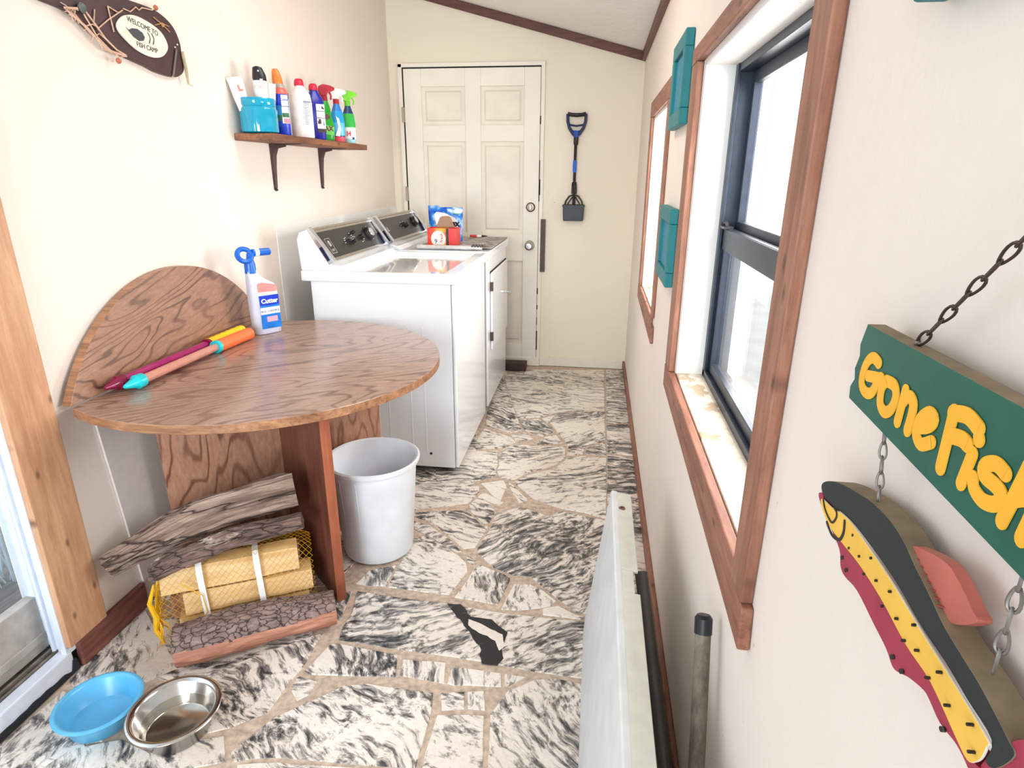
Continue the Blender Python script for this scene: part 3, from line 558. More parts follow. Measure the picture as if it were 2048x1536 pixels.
# dark gap round the slab, jamb strip, chipped paint
mb=MB(); mb.box((X0-.004,YB-.012,.02),(X0+.006,YB-.0004,ZT+.012)).box((X0,YB-.014,ZT),(X1,YB-.0004,ZT+.009)); mb.build('dark_gap',M_dark,dr)
mb=MB()
for (z0,z1,wd_) in ((1.64,1.69,.006),(1.16,1.42,.005),(1.20,1.30,.009),(.53,.57,.007),(.42,.45,.006),(.12,.26,.007),(.31,.36,.004)):
    mb.box((X1-.006,YB-.0235,z0),(X1-.006+wd_,YB-.0004,z1))
mb.build('chipped_gap',M_dark,dr)
mb=MB().box((X0-.03,YB-.02,.02),(X0-.004,YB-.0004,ZT+.03)).box((X1-.003,YB-.018,.0),(X1+.022,YB-.0004,ZT+.03)).box((X0-.03,YB-.02,ZT+.009),(X1+.022,YB-.0004,ZT+.032)).box((X0,YB-.03,0),(X1+.02,YB-.0004,.062)); mb.build('door_jamb',M_white2,dr,bevel=.002)
for zc in (1.70,1.20): 
    MB().box((X0-.012,YB-.027,zc-.045),(X0+.006,YB-.018,zc+.045)).tube([(X0-.003,YB-.03,zc-.048),(X0-.003,YB-.03,zc+.048)],.006).build('hinge',plain('painted_hinge_%d'%int(zc*10),'#b5a894',.5,.3),dr)
AY=Matrix.Rotation(PI/2,3,'X')
mb=MB(); mb.lathe([(0,0.001),(.033,.001),(.033,.006),(.026,.012),(.012,.014),(.012,.035),(.022,.04),(.029,.052),(.028,.066),(.018,.074),(0,.075)],(-.455,YB-.022,.868),24,0,AY); mb.build('door_knob',M_steel,dr,True)
dbl=MB().lathe([(0,.001),(.031,.001),(.031,.008),(.024,.014),(0,.015)],(-.452,YB-.022,1.121),24,0,AY).build('deadbolt',plain('aged_bronze','#6b5d50',.3,.9),dr,True)
MB().box((-.457,YB-.052,1.108),(-.447,YB-.035,1.138)).build('thumb_turn',M_steel,dbl,bevel=.002)
MB().box((X1+.012,YB-.026,.687),(X1+.044,YB-.016,1.043)).box((X1+.012,YB-.022,.687),(X1+.018,YB-.0004,1.043)).lathe([(0,0),(.006,0),(.004,.003),(0,.003)],(X1+.026,YB-.0262,.74),10,0,AY).lathe([(0,0),(.006,0),(.004,.003),(0,.003)],(X1+.030,YB-.0262,.93),10,0,AY).build('latch_guard',M_brownmetal,dr,bevel=.001)
# =====================================================================
# WASHER and DRYER
# =====================================================================
M_print=plain('console_face','#2a2826',.34,.0,spec=.35); M_silver=plain('silver_trim','#b8b0a4',.3,.9); M_tick=plain('white_print','#d8d6d0',.5)
def console(root,y0,y1,z,knobs,washer):
    sec=[(-1.257,z),(-1.265,z+.13),(-1.252,z+.158),(-1.213,z+.172),(-1.128,z+.03),(-1.085,z+.018),(-1.06,z)]
    c=MB().prism(sec,ony,y0+.012,y1-.012).build('console',M_white,root,bevel=.004)
    # sloping face frame: origin at the lower edge
    d=Vector((-1.213+1.128,0,.142)); L=d.length; d.normalize(); o=Vector((-1.128,y0,z+.03)); F=frame(o,(0,1,0),d); 
    # local x along y, local y up the slope, local z = normal (towards room/up)
    Wd=y1-y0
    MB().box((.035,.002,-.004),(Wd-.03,L-.004,.006),0,F).build('silver_bezel',M_silver,c,bevel=.002)
    MB().box((.048,.016,.004),(Wd-.045,L-.024,.0085),0,F).build('control_panel',M_print,c,bevel=.001)
    MB().box((.035,L-.012,.004),(Wd-.03,L-.002,.010),0,F).box((.035,.001,.004),(Wd-.03,.009,.010),0,F).build('bezel_rail',M_silver,c,bevel=.001)
    for a in (0.002,Wd-.034):
        e=MB().prism([(0,0),(L+.006,0),(L+.006,.014),(0,.030)],lambda p,q,t,F=F,a=a:F@Vector((a+t,p-.004,q)),0,.032).build('end_cap',M_chrome,c,bevel=.002)
        MB().box((a-.0006,.01,.004),(a+.0,L*.45,.018),0,F).build('dark_inset',plain('blue_black_inset','#151a3c',.15),e)
    kb=MB()
    for (kx,ky,kr) in knobs:
        MB().lathe([(0,.008),(kr*1.18,.008),(kr*1.18,.011),(kr,.012),(kr*.95,.026),(kr*.85,.03),(0,.03)],F@Vector((kx,ky,0)),20,0,F.to_3x3()).build('knob',M_black,c,True)
        if kr>.018: MB().lathe([(kr*.5,.03),(kr*.7,.031),(kr*.62,.034),(0,.034)],F@Vector((kx,ky,0)),20,0,F.to_3x3()).build('knob_cap',M_chrome,c,True)
    t=MB()
    for i in range(20 if washer else 9):
        kx,ky,kr=knobs[i%len(knobs)]; a=i*2.4
        px,py=kx+math.cos(a)*(kr+.016+.004*(i%3)),ky+math.sin(a)*(kr+.013)
        if .02<py<L-.03: t.box((px-.006,py-.0014,.0085),(px+.006,py+.0014,.0089),0,F)
    if washer:
        t.box((.085,.035,.0085),(.135,.0365,.0089),0,F).box((.085,.105,.0085),(.135,.1065,.0089),0,F).box((.085,.035,.0085),(.0862,.1065,.0089),0,F).box((.134,.035,.0085),(.1352,.1065,.0089),0,F)
        t.box((.095,.052,.0085),(.125,.054,.0089),0,F).box((.095,.046,.0085),(.120,.048,.0089),0,F)
    t.build('printed_marks',M_tick,c)
    if washer: t2=MB(); stroke(t2,[(.106,.07),(.104,.09),(.114,.092),(.116,.075),(.108,.07)],.0022,.0085,.0092,fn=lambda a,b_,c_:F@Vector((a,b_,c_))); t2.build('round_emblem',M_tick,c)
    else: t2=MB(); t2.box((.09,.07,.0085),(.097,.09,.0092),0,F).box((.09,.066,.0085),(.11,.071,.0092),0,F); t2.build('square_emblem',M_tick,c)
    return c
def cabinet(root,y0,y1,z):
    b=MB(); b.box((-1.225,y0+.02,.028),(-.602,y1-.018,z-.044)); body=b.build('cabinet',M_white,root,bevel=.004)
    MB().box((-1.20,y0+.05,.012),(-.64,y1-.05,.03)).build('toe_kick',M_dark,root)
    MB().box((-.6005,y0+.02,.03),(-.584,y1-.018,z-.046)).build('front_panel',M_white,root,bevel=.008,seg=3)
    return body
wz,wy0,wy1=.935,2.50,3.255
washer=thing('washing_machine','white top-load washing machine with dark control console, nearest the round table','washing machine',(-.92,2.88,0))
body=cabinet(washer,wy0,wy1,wz)
mb=MB()
for x in (-.955,-.905,-.80,-.735): mb.prism([(x-.004,.10),(x+.004,.10),(x+.005,.70),(x-.003,.70)],ony,wy0+.0185,wy0+.021)
mb.build('embossed_line',M_white,body,bevel=.001)
MB().lathe([(0,0),(.006,0),(.006,.002),(0,.002)],(-.715,wy0+.019,.098),12,0,AY).build('screw_hole',M_dark,body)
# top: raised rim round a recessed deck
z0,z1=wz-.045,wz; xa,xb=-1.257,-.572
t=MB(); X=[xa,-1.058,-.632,xb]; Y=[wy0,wy0+.028,wy1-.028,wy1]; zd=wz-.030
vv=[(x,y,z1) for x in X for y in Y]; vi=lambda i,j:i*4+j
t.add(vv,[(vi(i,j),vi(i+1,j),vi(i+1,j+1),vi(i,j+1)) for i in range(3) for j in range(3) if not (i==1 and j==1)])
t.v+= [(x,y,z0) for x,y in ((X[0],Y[0]),(X[3],Y[0]),(X[3],Y[3]),(X[0],Y[3]))]+[(X[1]+.01,Y[1]+.006,zd),(X[2]-.02,Y[1]+.006,zd),(X[2]-.02,Y[2]-.006,zd),(X[1]+.01,Y[2]-.006,zd)]
F_=[(16,17,18,19),(16,17,vi(3,0),vi(2,0),vi(1,0),vi(0,0)),(17,18,vi(3,3),vi(3,2),vi(3,1),vi(3,0)),(18,19,vi(0,3),vi(1,3),vi(2,3),vi(3,3)),(19,16,vi(0,0),vi(0,1),vi(0,2),vi(0,3)),
 (20,21,22,23),(20,21,vi(2,1),vi(1,1)),(21,22,vi(2,2),vi(2,1)),(22,23,vi(1,2),vi(2,2)),(23,20,vi(1,1),vi(1,2))]
t.f+=F_; t.m+=[0]*len(F_)
top=t.build('porcelain_top',M_white,washer,bevel=.006,seg=3)
box('lid',(-1.052,wy0+.045,wz-.029),(-.652,wy1-.045,wz-.018),plain('glossy_lid','#e6e4e2',.05,coat=.6,var=.01),washer,.006)
console(washer,wy0,wy1-.005,wz,[(.47,.075,.012),(.35,.06,.010),(.40,.105,.008),(.585,.082,.034),(.30,.07,.008)],True)
dy0,dy1=3.30,4.05
dryer=thing('clothes_dryer','white clothes dryer with a front hinged door, between washing machine and back door','dryer',(-.92,3.68,0))
db=cabinet(dryer,dy0,dy1,wz)
MB().box((-1.257,dy0,wz-.045),(-.572,dy1,wz)).build('porcelain_top',M_white,dryer,bevel=.005,seg=3)
MB().box((-.585,dy0+.105,.80),(-.578,dy1-.049,.813)).build('dark_gap',M_dark,dryer)
dd=MB().box((-.583,dy0+.104,.359),(-.570,dy1-.049,.808)).build('door',M_white,dryer,bevel=.006,seg=3)
for z in (.44,.73): MB().box((-.582,dy0+.095,z-.025),(-.566,dy0+.112,z+.025)).tube([(-.568,dy0+.103,z-.026),(-.568,dy0+.103,z+.026)],.004).build('hinge',M_brownmetal,dd)
AX=Matrix.Rotation(PI/2,3,'Y')
MB().lathe([(0,0),(.008,0),(.008,.018),(.014,.022),(.015,.034),(.009,.038),(0,.038)],(-.571,dy1-.085,.60),16,0,AX).build('handle',M_chrome,dd,True)
console(dryer,dy0,dy1-.005,wz,[(.42,.075,.014),(.375,.085,.009),(.61,.085,.032)],False)
# items on the dryer
M_tow=plain('grey_towel','#b4aba4',.95,var=.35,scale=22,bmp=.004)
def cloth(name,x0,x1,y0,y1,z,mat,label,cat,n=40,amp=.004,thick=.006,over=0):
    vs=[];fs=[]
    for i in range(n+1):
        for j in range(n+1):
            x=x0+(x1-x0)*i/n; y=y0+(y1-y0)*j/n
            x+=.006*mnoise.noise(Vector((y*20,i*.0,1))); y+=.006*mnoise.noise(Vector((x*20,2,j*.0)))
            zz=z+.003+amp*(1+mnoise.noise(Vector((x*14,y*14,5)))); vs.append((x,y,zz))
    for i in range(n):
        for j in range(n): a=i*(n+1)+j; fs.append((a,a+1,a+n+2,a+n+1))
    me=bpy.data.meshes.new(name); me.from_pydata(vs,[],fs); o=link(name,me,mat,None,True); s=o.modifiers.new('thick','SOLIDIFY'); s.thickness=thick; s.offset=-1
    return tag(o,label,cat)
cloth('towel',-1.0,-.574,dy0+.09,dy1-.01,wz,M_tow,'grey mottled towel spread flat on top of the dryer','towel',amp=.003,thick=.0025)
mb=MB(); pth=[(-.985,dy0+.055),(-.9,dy0+.05),(-.8,dy0+.056),(-.7,dy0+.05),(-.62,dy0+.058)]
mb.tube([(x,y,wz+.014) for x,y in pth],[.012,.0115,.011,.0115,.010],10); mb.tube([(x,y+.014,wz+.010) for x,y in pth],.009,8)
roll=tag(mb.build('plastic_sleeve',plain('grey_clear_plastic','#c9c5c2',.3,var=.15,scale=30,coat=.3),None,True),'grey shiny plastic sleeve lying along the near edge of the dryer top','plastic sleeve')
mb=MB()
for k in range(5): mb.tube([(-.672+k*.016,dy0+.04,wz+.022),(-.668+k*.016,dy0+.056,wz+.030),(-.664+k*.016,dy0+.072,wz+.02)],.0055,8)
mb.build('ribbed_end',plain('dark_grey_ribs','#5d5854',.4),roll,True)
# detergent pouch
py_=3.70
pch=thing('detergent_pouch','blue and white stand-up detergent pouch behind the small red box','pouch',(-.895,py_,wz+.01))
def pouch_pts(): return [(-1.0,wz+.016),(-.802,wz+.016),(-.796,1.14),(-.905,1.135),(-.925,1.146),(-1.008,1.143)]
bmv=MB(); nx,nz=14,16; vs=[];fs=[]
for sgn in (1,-1):
    b0=len(vs)
    for j in range(nz+1):
        tz=j/nz; xl=-1.0-.008*tz; xr=-.802+.006*tz; th=.034*(1-tz)**.8
        for i in range(nx+1):
            s_=i/nx; bulge=math.sin(PI*s_)**.5*th+.0012
            vs.append((xl+(xr-xl)*s_,py_-sgn*bulge*1.0+.0015*math.sin(9*s_+tz*14),wz+.012+(.200+(.006 if s_<.35 else -.003)*tz)*tz))
    for j in range(nz):
        for i in range(nx): a=b0+j*(nx+1)+i; fs.append((a,a+1,a+nx+2,a+nx+1))
half=(nx+1)*(nz+1)
for j in range(nz): fs.append((j*(nx+1),(j+1)*(nx+1),half+(j+1)*(nx+1),half+j*(nx+1))); fs.append((j*(nx+1)+nx,half+j*(nx+1)+nx,half+(j+1)*(nx+1)+nx,(j+1)*(nx+1)+nx))
for i in range(nx): fs.append((i,half+i,half+i+1,i+1)); fs.append((nz*(nx+1)+i,nz*(nx+1)+i+1,half+nz*(nx+1)+i+1,half+nz*(nx+1)+i))
m_,nt,b_=base('pouch_print'); v=coords(nt,(1,1,1)); f=noise(nt,v,14,3,.5,.6)
nt.links.new(ramp(nt,f,[(.36,srgb('#0b3fb4')),(.47,srgb('#1560d0')),(.56,srgb('#2a86d8')),(.66,srgb('#cfe6f6'))]),b_.inputs['Base Color']); b_.inputs['Roughness'].default_value=.22
MB().add(vs,fs).build('pouch_body',m_,pch,True)
fx=lambda a,b,c:Vector((a,c,b))
w_=MB(); w_.prism([(-.965,1.105),(-.95,1.118),(-.90,1.112),(-.84,1.085),(-.812,1.05),(-.82,1.03),(-.87,1.02),(-.95,1.03)],fx,py_-.0245,py_-.0235); w_.build('white_swoosh',plain('white_ink','#fafafa',.3),pch)
text_mesh('brand_text','ox',Matrix(((1,0,0,-.840),(0,0,-1,py_-.0262),(0,1,0,1.052),(0,0,0,1))),.052,plain('black_ink','#0c1020',.4),pch,.0005,bold=.002)
text_mesh('count_text','45',Matrix(((1,0,0,-.832),(0,0,-1,py_-.0155),(0,1,0,1.122),(0,0,0,1))),.032,plain('white_ink_2','#ffffff',.4),pch,.0005,bold=.002)
w_=MB(); w_.prism([(-.855,1.105),(-.81,1.105),(-.81,1.109),(-.855,1.109)],fx,py_-.0155,py_-.015); w_.prism([(-.81,.985),(-.83,.99),(-.845,.965),(-.82,.955)],fx,py_-.034,py_-.0345); w_.build('printed_detail',plain('green_ink','#0c7a55',.4),pch)
# red snack-type box of dryer sheets
y_=3.47; bxr=thing('carton','small open orange and red carton with a raised cardboard flap on the dryer','carton',(-.87,y_,wz+.01))
zb,zt_=wz+.012,wz+.105
m_,nt,b_=base('carton_print'); tc=N(nt,'TexCoord'); sp=N(nt,'SeparateXYZ'); nt.links.new(tc.outputs['Generated'],sp.inputs[0])
nz_=noise(nt,coords(nt,(1,1,1)),30,2); ad=N(nt,'Math',operation='MULTIPLY_ADD'); ad.inputs[1].default_value=.25; nt.links.new(nz_,ad.inputs[0]); nt.links.new(sp.outputs[0],ad.inputs[2])
r_=ramp(nt,ad.outputs[0],[(.12,srgb('#e0241f')),(.3,srgb('#ee4a22')),(.45,srgb('#f79a3a')),(.62,srgb('#f6b23c')),(.75,srgb('#f0892e')),(.80,srgb('#dd2f2a')),(1,srgb('#d93a30'))]); nt.links.new(r_,b_.inputs['Base Color']); b_.inputs['Roughness'].default_value=.35
mb=MB(); a,b,c,d_=-.955,-.785,y_,y_+.10; t=.0015
mb.box((a,c,zb),(b,c+t,zt_)).box((a,d_-t,zb),(b,d_,zt_)).box((a,c+t,zb),(a+t,d_-t,zt_)).box((b-t,c+t,zb),(b,d_-t,zt_)).box((a+t,c+t,zb),(b-t,d_-t,zb+t)); mb.build('box_body',m_,bxr)
MB().prism([(-.925,zt_),(-.815,zt_),(-.835,zt_+.055),(-.848,zt_+.062),(-.885,zt_+.062),(-.9,zt_+.055)],fx,y_+.085,y_+.0868).build('flap',plain('brown_cardboard','#a6876e',.85),bxr)
o=MB(); oval=[( -.892+.042*math.cos(k*PI/12),zb+.034+.046*math.sin(k*PI/12)) for k in range(24)]; oval=[(x,max(zb+.002,z)) for x,z in oval]; o.prism(oval,fx,y_-.001,y_-.0002).build('white_oval',plain('white_label','#f5efe6',.4),bxr)
text_mesh('side_text','fresh',Matrix(((0,-1,0,-.872),(0,0,-1,y_-.0016),(1,0,0,zb+.042),(0,0,0,1))),.026,plain('red_ink','#c5202a',.4),bxr,.0004)
text_mesh('number','9',Matrix(((1,0,0,-.906),(0,0,-1,y_-.0016),(0,1,0,zb+.02),(0,0,0,1))),.036,plain('blue_ink','#243a86',.4),bxr,.0004)
MB().box((-.846,y_-.001,zb),(-.832,y_-.0001,zt_)).build('black_stripe',M_black,bxr)
# pen-like stick behind
mb=MB(); A=Vector((-.80,3.93,wz+.022)); B=Vector((-.70,4.0,wz+.016))
pen=MB().tube([A,A.lerp(B,.35)],.008,12).build('lighter_wand',plain('red_plastic','#c8242c',.35),None,True); tag(pen,'thin red, white and black stick lying behind the detergent pouch','stick')
MB().tube([A.lerp(B,.35),A.lerp(B,.62)],.0075,12).build('white_band',plain('white_plastic_band','#eee8e2',.4),pen,True)
MB().tube([A.lerp(B,.62),B],[.0075,.002],12).build('black_tip',M_black,pen,True)
# small block on floor
mb=MB(); mb.box((-.62,4.13,0),(-.455,4.225,.055)); tag(mb.build('wood_block',wood('dark_block','#4f3330','#2f1e1d','x',1,.6),bevel=.004),'short dark brown wooden block on the floor by the back door','wood block')
# =====================================================================
# DROP-LEAF TABLE
# =====================================================================
tbl=thing('drop_leaf_table','round wood-grain laminate table with one leaf folded up against the left wall','table',(-1.08,1.86,0))
cx,cy,R=-1.078,1.846,.576; xc=-1.357
a0=math.acos((xc-cx)/R)
top=[(cx+R*math.cos(t),cy+R*math.sin(t)) for t in [(-a0+2*a0*k/72) for k in range(73)]]
M_top=laminate('walnut_laminate_top','#ad8f7f','#8f7060','#64483a',rot=math.radians(-38),rough=.2,stretch=4.2,ws=4.5)
M_leaf=laminate('walnut_laminate_leaf','#a98066','#8c654e','#4f3022',rot=math.radians(-12),rough=.35,plane='yz',stretch=4.2,ws=4.5)
M_leg=laminate('walnut_laminate_leg','#c39377','#a4755b','#6b4030',plane='z',rough=.35,stretch=4,ws=3.2)
M_legd=wood('walnut_fin','#8a5643','#65392b','z',1,.4,False,.7)
M_edge=wood('banded_edge','#c08d66','#7f5236','x',1,.35,False,1.0,14)
tp=MB().prism(top,onz,.714,.74)
o=tp.build('tabletop',[M_top,M_edge],tbl,bevel=.0015)
for p in o.data.polygons:
    if abs(p.normal.z)<.5: p.material_index=1
# cap-shaped leaf standing on the chord
hc=[(cy+R*.998*math.sin(t),.7425-(cx-xc)+R*.998*math.cos(t)) for t in [(-1+2*k/48)*math.acos((cx-xc)/(R*.998)) for k in range(49)]]
def leaf(a,b,c): return Vector((c-.012*(b-.74)/.29,a,b))
lf=MB().prism(hc,leaf,xc-.030,xc-.004).build('drop_leaf',[M_leaf,M_edge],tbl,bevel=.0012)
for p in lf.data.polygons:
    if abs(p.normal.x)<.5: p.material_index=1
# two panels of the T shaped base
def panel(name,A,B,th,z0,z1,mat):
    A=Vector(A);B=Vector(B);d=(B-A).normalized();n=Vector((-d.y,d.x))*th/2
    return MB().prism([A+n,B+n,B-n,A-n],onz,z0,z1).build(name,mat,tbl,bevel=.0015)
panel('base_panel',(-1.33,1.585),(-.815,2.145),.022,0,.714,M_leg)
fin=panel('base_fin',(-1.062,1.862),(-.775,1.588),.030,0,.714,M_legd)
d=(Vector((-.775,1.588))-Vector((-1.062,1.862))).normalized(); E_=Vector((-.775,1.588)); n=Vector((-d.y,d.x))*.0155
MB().prism([E_+n,E_+d*.003+n,E_+d*.003-n,E_-n],onz,0,.713).build('edge_band',wood('fin_edge','#b86b48','#8e4c33','z',1,.35,False,.6),fin)
# garden sprayer bottle on the table --------------------------------------
def bottle_frame(c,ang): return Matrix.Translation(c)@Matrix.Rotation(ang,4,'Z')
M_bw=plain('pale_grey_bottle','#ccd0e2',.35,sss=.0,var=.03); M_blue=plain('bright_blue_plastic','#0a63c9',.3)
hs=thing('hose_end_sprayer','grey hose-end sprayer bottle with bright blue nozzle on the round table','spray bottle',(-1.262,2.185,.7405))
F=bottle_frame((-1.262,2.185,.7405),math.atan2(.09,.063)) # local x along front, local -y toward the camera
MB().loft([(0,.050,.026),(.004,.053,.029),(.10,.055,.030),(.16,.055,.030),(.19,.050,.029,-.004),(.215,.030,.024,-.024),(.235,.020,.018,-.034),(.25,.018,.017,-.035)],F,36,0,3.4).build('bottle_body',M_bw,hs,True,sharp=60)
MB().loft([(.235,.021,.021,-.035),(.27,.020,.020,-.035),(.285,.016,.016,-.035)],F,24,0,2.0).build('cap',M_blue,hs,True)
mb=MB()
ringp=[F@Vector((-.052+.026*math.cos(t),-.004+.010*math.sin(t),.303+.022*math.sin(t))) for t in [2*PI*k/24 for k in range(24)]]
mb.tube(ringp,.0095,10,closed=True); mb.tube([F@Vector((-.034,0,.28)),F@Vector((-.032,0,.300)),F@Vector((-.01,0,.308))],.012,12)
mb.tube([F@Vector((-.02,0,.309)),F@Vector((.046,0,.309)),F@Vector((.05,0,.309))],[.0135,.0135,.010],16); nz2=mb.build('nozzle',M_blue,hs,True)
MB().tube([F@Vector((-.012,0,.309)),F@Vector((.004,0,.309))],.0145,16).build('white_collar',plain('white_collar_plastic','#f1f3f8',.35),nz2,True)
def flat(mb_,pts,y0,y1,F,mi=0): return mb_.prism(pts,lambda a,b,c,F=F:F@Vector((a,c,b)),y0,y1,mi)
lb=flat(MB(),[(-.030,.022),(.047,.022),(.047,.150),(-.030,.150)],-.0312,-.0295,F).build('front_label',plain('cyan_label','#1778d6',.3,var=.2,scale=25),hs)
flat(MB(),[(-.030,.112),(.047,.112),(.047,.150),(-.030,.150)],-.0318,-.0311,F).build('label_header',plain('royal_blue_print','#0b37c0',.3),lb)
flat(MB(),[(-.030,.078),(.047,.078),(.047,.104),(-.030,.104)],-.0318,-.0311,F).build('label_band',plain('white_print_band','#e9f0fb',.3),lb)
flat(MB(),[(-.008,.048),(.034,.048),(.034,.068),(-.008,.068)],-.0318,-.0311,F).build('pink_tag',plain('pink_print','#f4a9b8',.3),lb)
flat(MB(),[(-.030,.165),(.042,.162),(.047,.175),(.038,.188),(-.012,.200),(-.030,.196)],-.0305,-.0285,F).build('salmon_sticker',plain('salmon_sticker','#ef8d86',.35),hs)
TF=F@Matrix(((1,0,0,.009),(0,0,-1,-.0322),(0,1,0,.128),(0,0,0,1)))
text_mesh('brand_lettering','Cutter',TF,.024,plain('white_lettering','#ffffff',.3),lb,.0004,bold=.0008)
TF=F@Matrix(((1,0,0,.009),(0,0,-1,-.0322),(0,1,0,.089),(0,0,0,1)))
text_mesh('lettering','BUG CONTROL',TF,.0105,plain('dark_lettering','#24305c',.3),lb,.0003)
# water squirters ----------------------------------------------------------
def squirter(name,label,A,G,B,rt,rg,mt,mg,mn,grips):
    A,G,B=Vector(A),Vector(G),Vector(B); d=(B-A).normalized(); t=thing(name,label,'water toy',(A+B)/2-Vector((0,0,rg)),'water squirters on the table')
    MB().tube([A+d*.055,G+d*.01],rt,20).build('barrel',mt,t,True)
    MB().tube([A,A+d*.004,A+d*.040,A+d*.045,A+d*.068,A+d*.072],[.004,.006,.016,.021,.020,.016],20).build('nozzle',mn,t,True)
    MB().tube([G-d*.008,G+d*.006],rg*1.02,20).build('collar',mn,t,True)
    L=(B-G).length; path=[G+d*(L*k/24) for k in range(25)]; rad=[rg*(1+(.06 if grips else .02)*math.sin(k*1.9)) for k in range(25)]; rad[0]=rg*.9; rad[-1]=rg*.55
    MB().tube(path,rad,20).build('handle',mg,t,True); return t
M_mag=plain('translucent_magenta','#b3136f',.12,trans=.25,coat=.5); M_dmag=plain('dark_magenta','#8a1440',.15,trans=.2); M_cy=plain('cyan_plastic','#10c3cd',.25)
M_or=plain('orange_foam','#f4713a',.5); M_ye=plain('yellow_foam','#f7cb12',.5); M_peach=plain('clear_peach_barrel','#e9a793',.1,trans=.35,coat=.6)
squirter('water_squirter','tube water squirter with pale barrel, orange grip and cyan nozzle on the table',(-1.290,1.455,.763),(-1.283,1.885,.763),(-1.255,2.085,.763),.0135,.0215,M_peach,M_or,M_cy,False)
squirter('water_squirter','tube water squirter with magenta barrel and yellow grip beside the upright table leaf',(-1.333,1.435,.764),(-1.326,1.90,.764),(-1.322,2.12,.764),.0155,.0205,M_mag,M_ye,M_dmag,True)
# =====================================================================
# FIREWOOD
# =====================================================================
fd=Vector((.875,.484,0)); fn_=Vector((-.484,.875,0)); fo=Vector((-1.205,1.328,0))
def FW(a,b,c): return fo+fd*a+fn_*b+Vector((0,0,c))   # a along, b back, c up
M_split=wood('pale_split_wood','#f2d6a6','#dcae72','x',1,.7,False,.6,9,-.505); M_pink=wood('pink_split_wood','#ddab8e','#b77f66','x',1,.7,False,.7,9,-.505)
def log(name,label,sec,a0,a1,mat,group,seed,rough=.002):
    # sec: polygon (b,c)
    vs=[];fs=[];nA=26; P=[]
    for k,p in enumerate(sec):
        q=sec[(k+1)%len(sec)]; m=5
        for j in range(m): P.append((p[0]+(q[0]-p[0])*j/m,p[1]+(q[1]-p[1])*j/m))
    for i in range(nA+1):
        a=a0+(a1-a0)*i/nA
        for (b,c) in P:
            nn=mnoise.noise(Vector((a*6,b*30+seed,c*30)))*rough*1.6+mnoise.noise(Vector((a*22,b*60,c*60+seed)))*rough
            vs.append(FW(a,b+nn,max(.001,c+nn)))
    n=len(P)
    for i in range(nA):
        for k in range(n): fs.append((i*n+k,i*n+(k+1)%n,(i+1)*n+(k+1)%n,(i+1)*n+k))
    fs+=[tuple(range(n))[::-1],tuple(nA*n+k for k in range(n))]
    o=MB().add(vs,fs).build(name,mat,None,True,sharp=30); return tag(o,label,'firewood log',group)
g='split logs in the netting'
log('split_log','pale split log lying lowest at the front inside the yellow net, on the floor',[(0,.004),(.10,.004),(.085,.066),(.006,.07)],.035,.405,M_split,g,1)
log('split_log','pale split log in the middle row of the netted bundle, under the top log',[(.004,.080),(.095,.076),(.085,.145),(.008,.150)],.055,.42,M_split,g,2)
log('split_log','pale yellow split log topmost at the front of the netted bundle',[(.010,.158),(.09,.152),(.075,.232),(.03,.226)],.0,.385,M_split,g,3)
log('split_log','pinkish split log end showing at the lower left behind the front row of the net',[(.106,.004),(.182,.004),(.176,.08),(.108,.085)],.0,.37,M_pink,g,4)
log('split_log','split log in the upper back row of the netted bundle, nearest the wall',[(.100,.09),(.176,.088),(.16,.175),(.102,.165)],.03,.39,M_pink,g,5)
# net bag
M_net=plain('yellow_netting','#e6b01e',.5,var=.1)
net=thing('net_bag','yellow mesh net bag wrapped round the bundle of split firewood','net bag',FW(.2,.1,0))
prof=[(-.006,.004),(-.007,.07),(.0,.15),(.004,.20),(.02,.243),(.06,.246),(.10,.243),(.145,.215),(.178,.18),(.186,.10),(.188,.02),(.184,.002)]
# resample profile
def resamp(P,n):
    P=[Vector(p) for p in P]; L=[0]
    for k in range(1,len(P)): L.append(L[-1]+(P[k]-P[k-1]).length)
    out=[]
    for i in range(n):
        s=L[-1]*i/(n-1); k=max(j for j in range(len(L)) if L[j]<=s+1e-9); k=min(k,len(P)-2); out.append(P[k].lerp(P[k+1],(s-L[k])/(L[k+1]-L[k])))
    return out
pr=resamp(prof,58); nA=46; vs=[];fs=[]
for i in range(nA):
    a=-.004+.432*i/(nA-1); 
    pin=max(0,(a-.40)/.03); 
    for j,p in enumerate(pr):
        nn=mnoise.noise(Vector((a*9,j*.16,2)))*.0035
        vs.append(FW(a,p.x-nn+(.1-p.x)*pin*.12,max(.0015,p.y+nn+(.1-p.y)*pin*.12)))
m=len(pr)
for i in range(nA-1):
    for j in range(m-1):
        # diamonds: split alternately
        if (i+j)%2==0: a_,b_,c_,d_2=i*m+j,i*m+j+1,(i+1)*m+j+1,(i+1)*m+j; fs.append((a_,b_,c_,d_2))
# diamond wires built directly
def wires(vs,nA,m,rad):
    E=[]
    for i in range(nA-1):
        for j in range(m-1):
            if (i+j)%2==0: E.append((i*m+j,(i+1)*m+j+1))
            else: E.append((i*m+j+1,(i+1)*m+j))
    W=MB()
    for a_,b_ in E:
        A,B=Vector(vs[a_]),Vector(vs[b_]); t=(B-A).normalized(); up=t.orthogonal().normalized(); q=t.cross(up)
        r3=[up*rad,(up*-.5+q*.866)*rad,(up*-.5-q*.866)*rad]
        W.add([A+x for x in r3]+[B+x for x in r3],[(0,1,4,3),(1,2,5,4),(2,0,3,5)])
    return W
wires(vs,nA,m,.00055).build('netting',M_net,net)
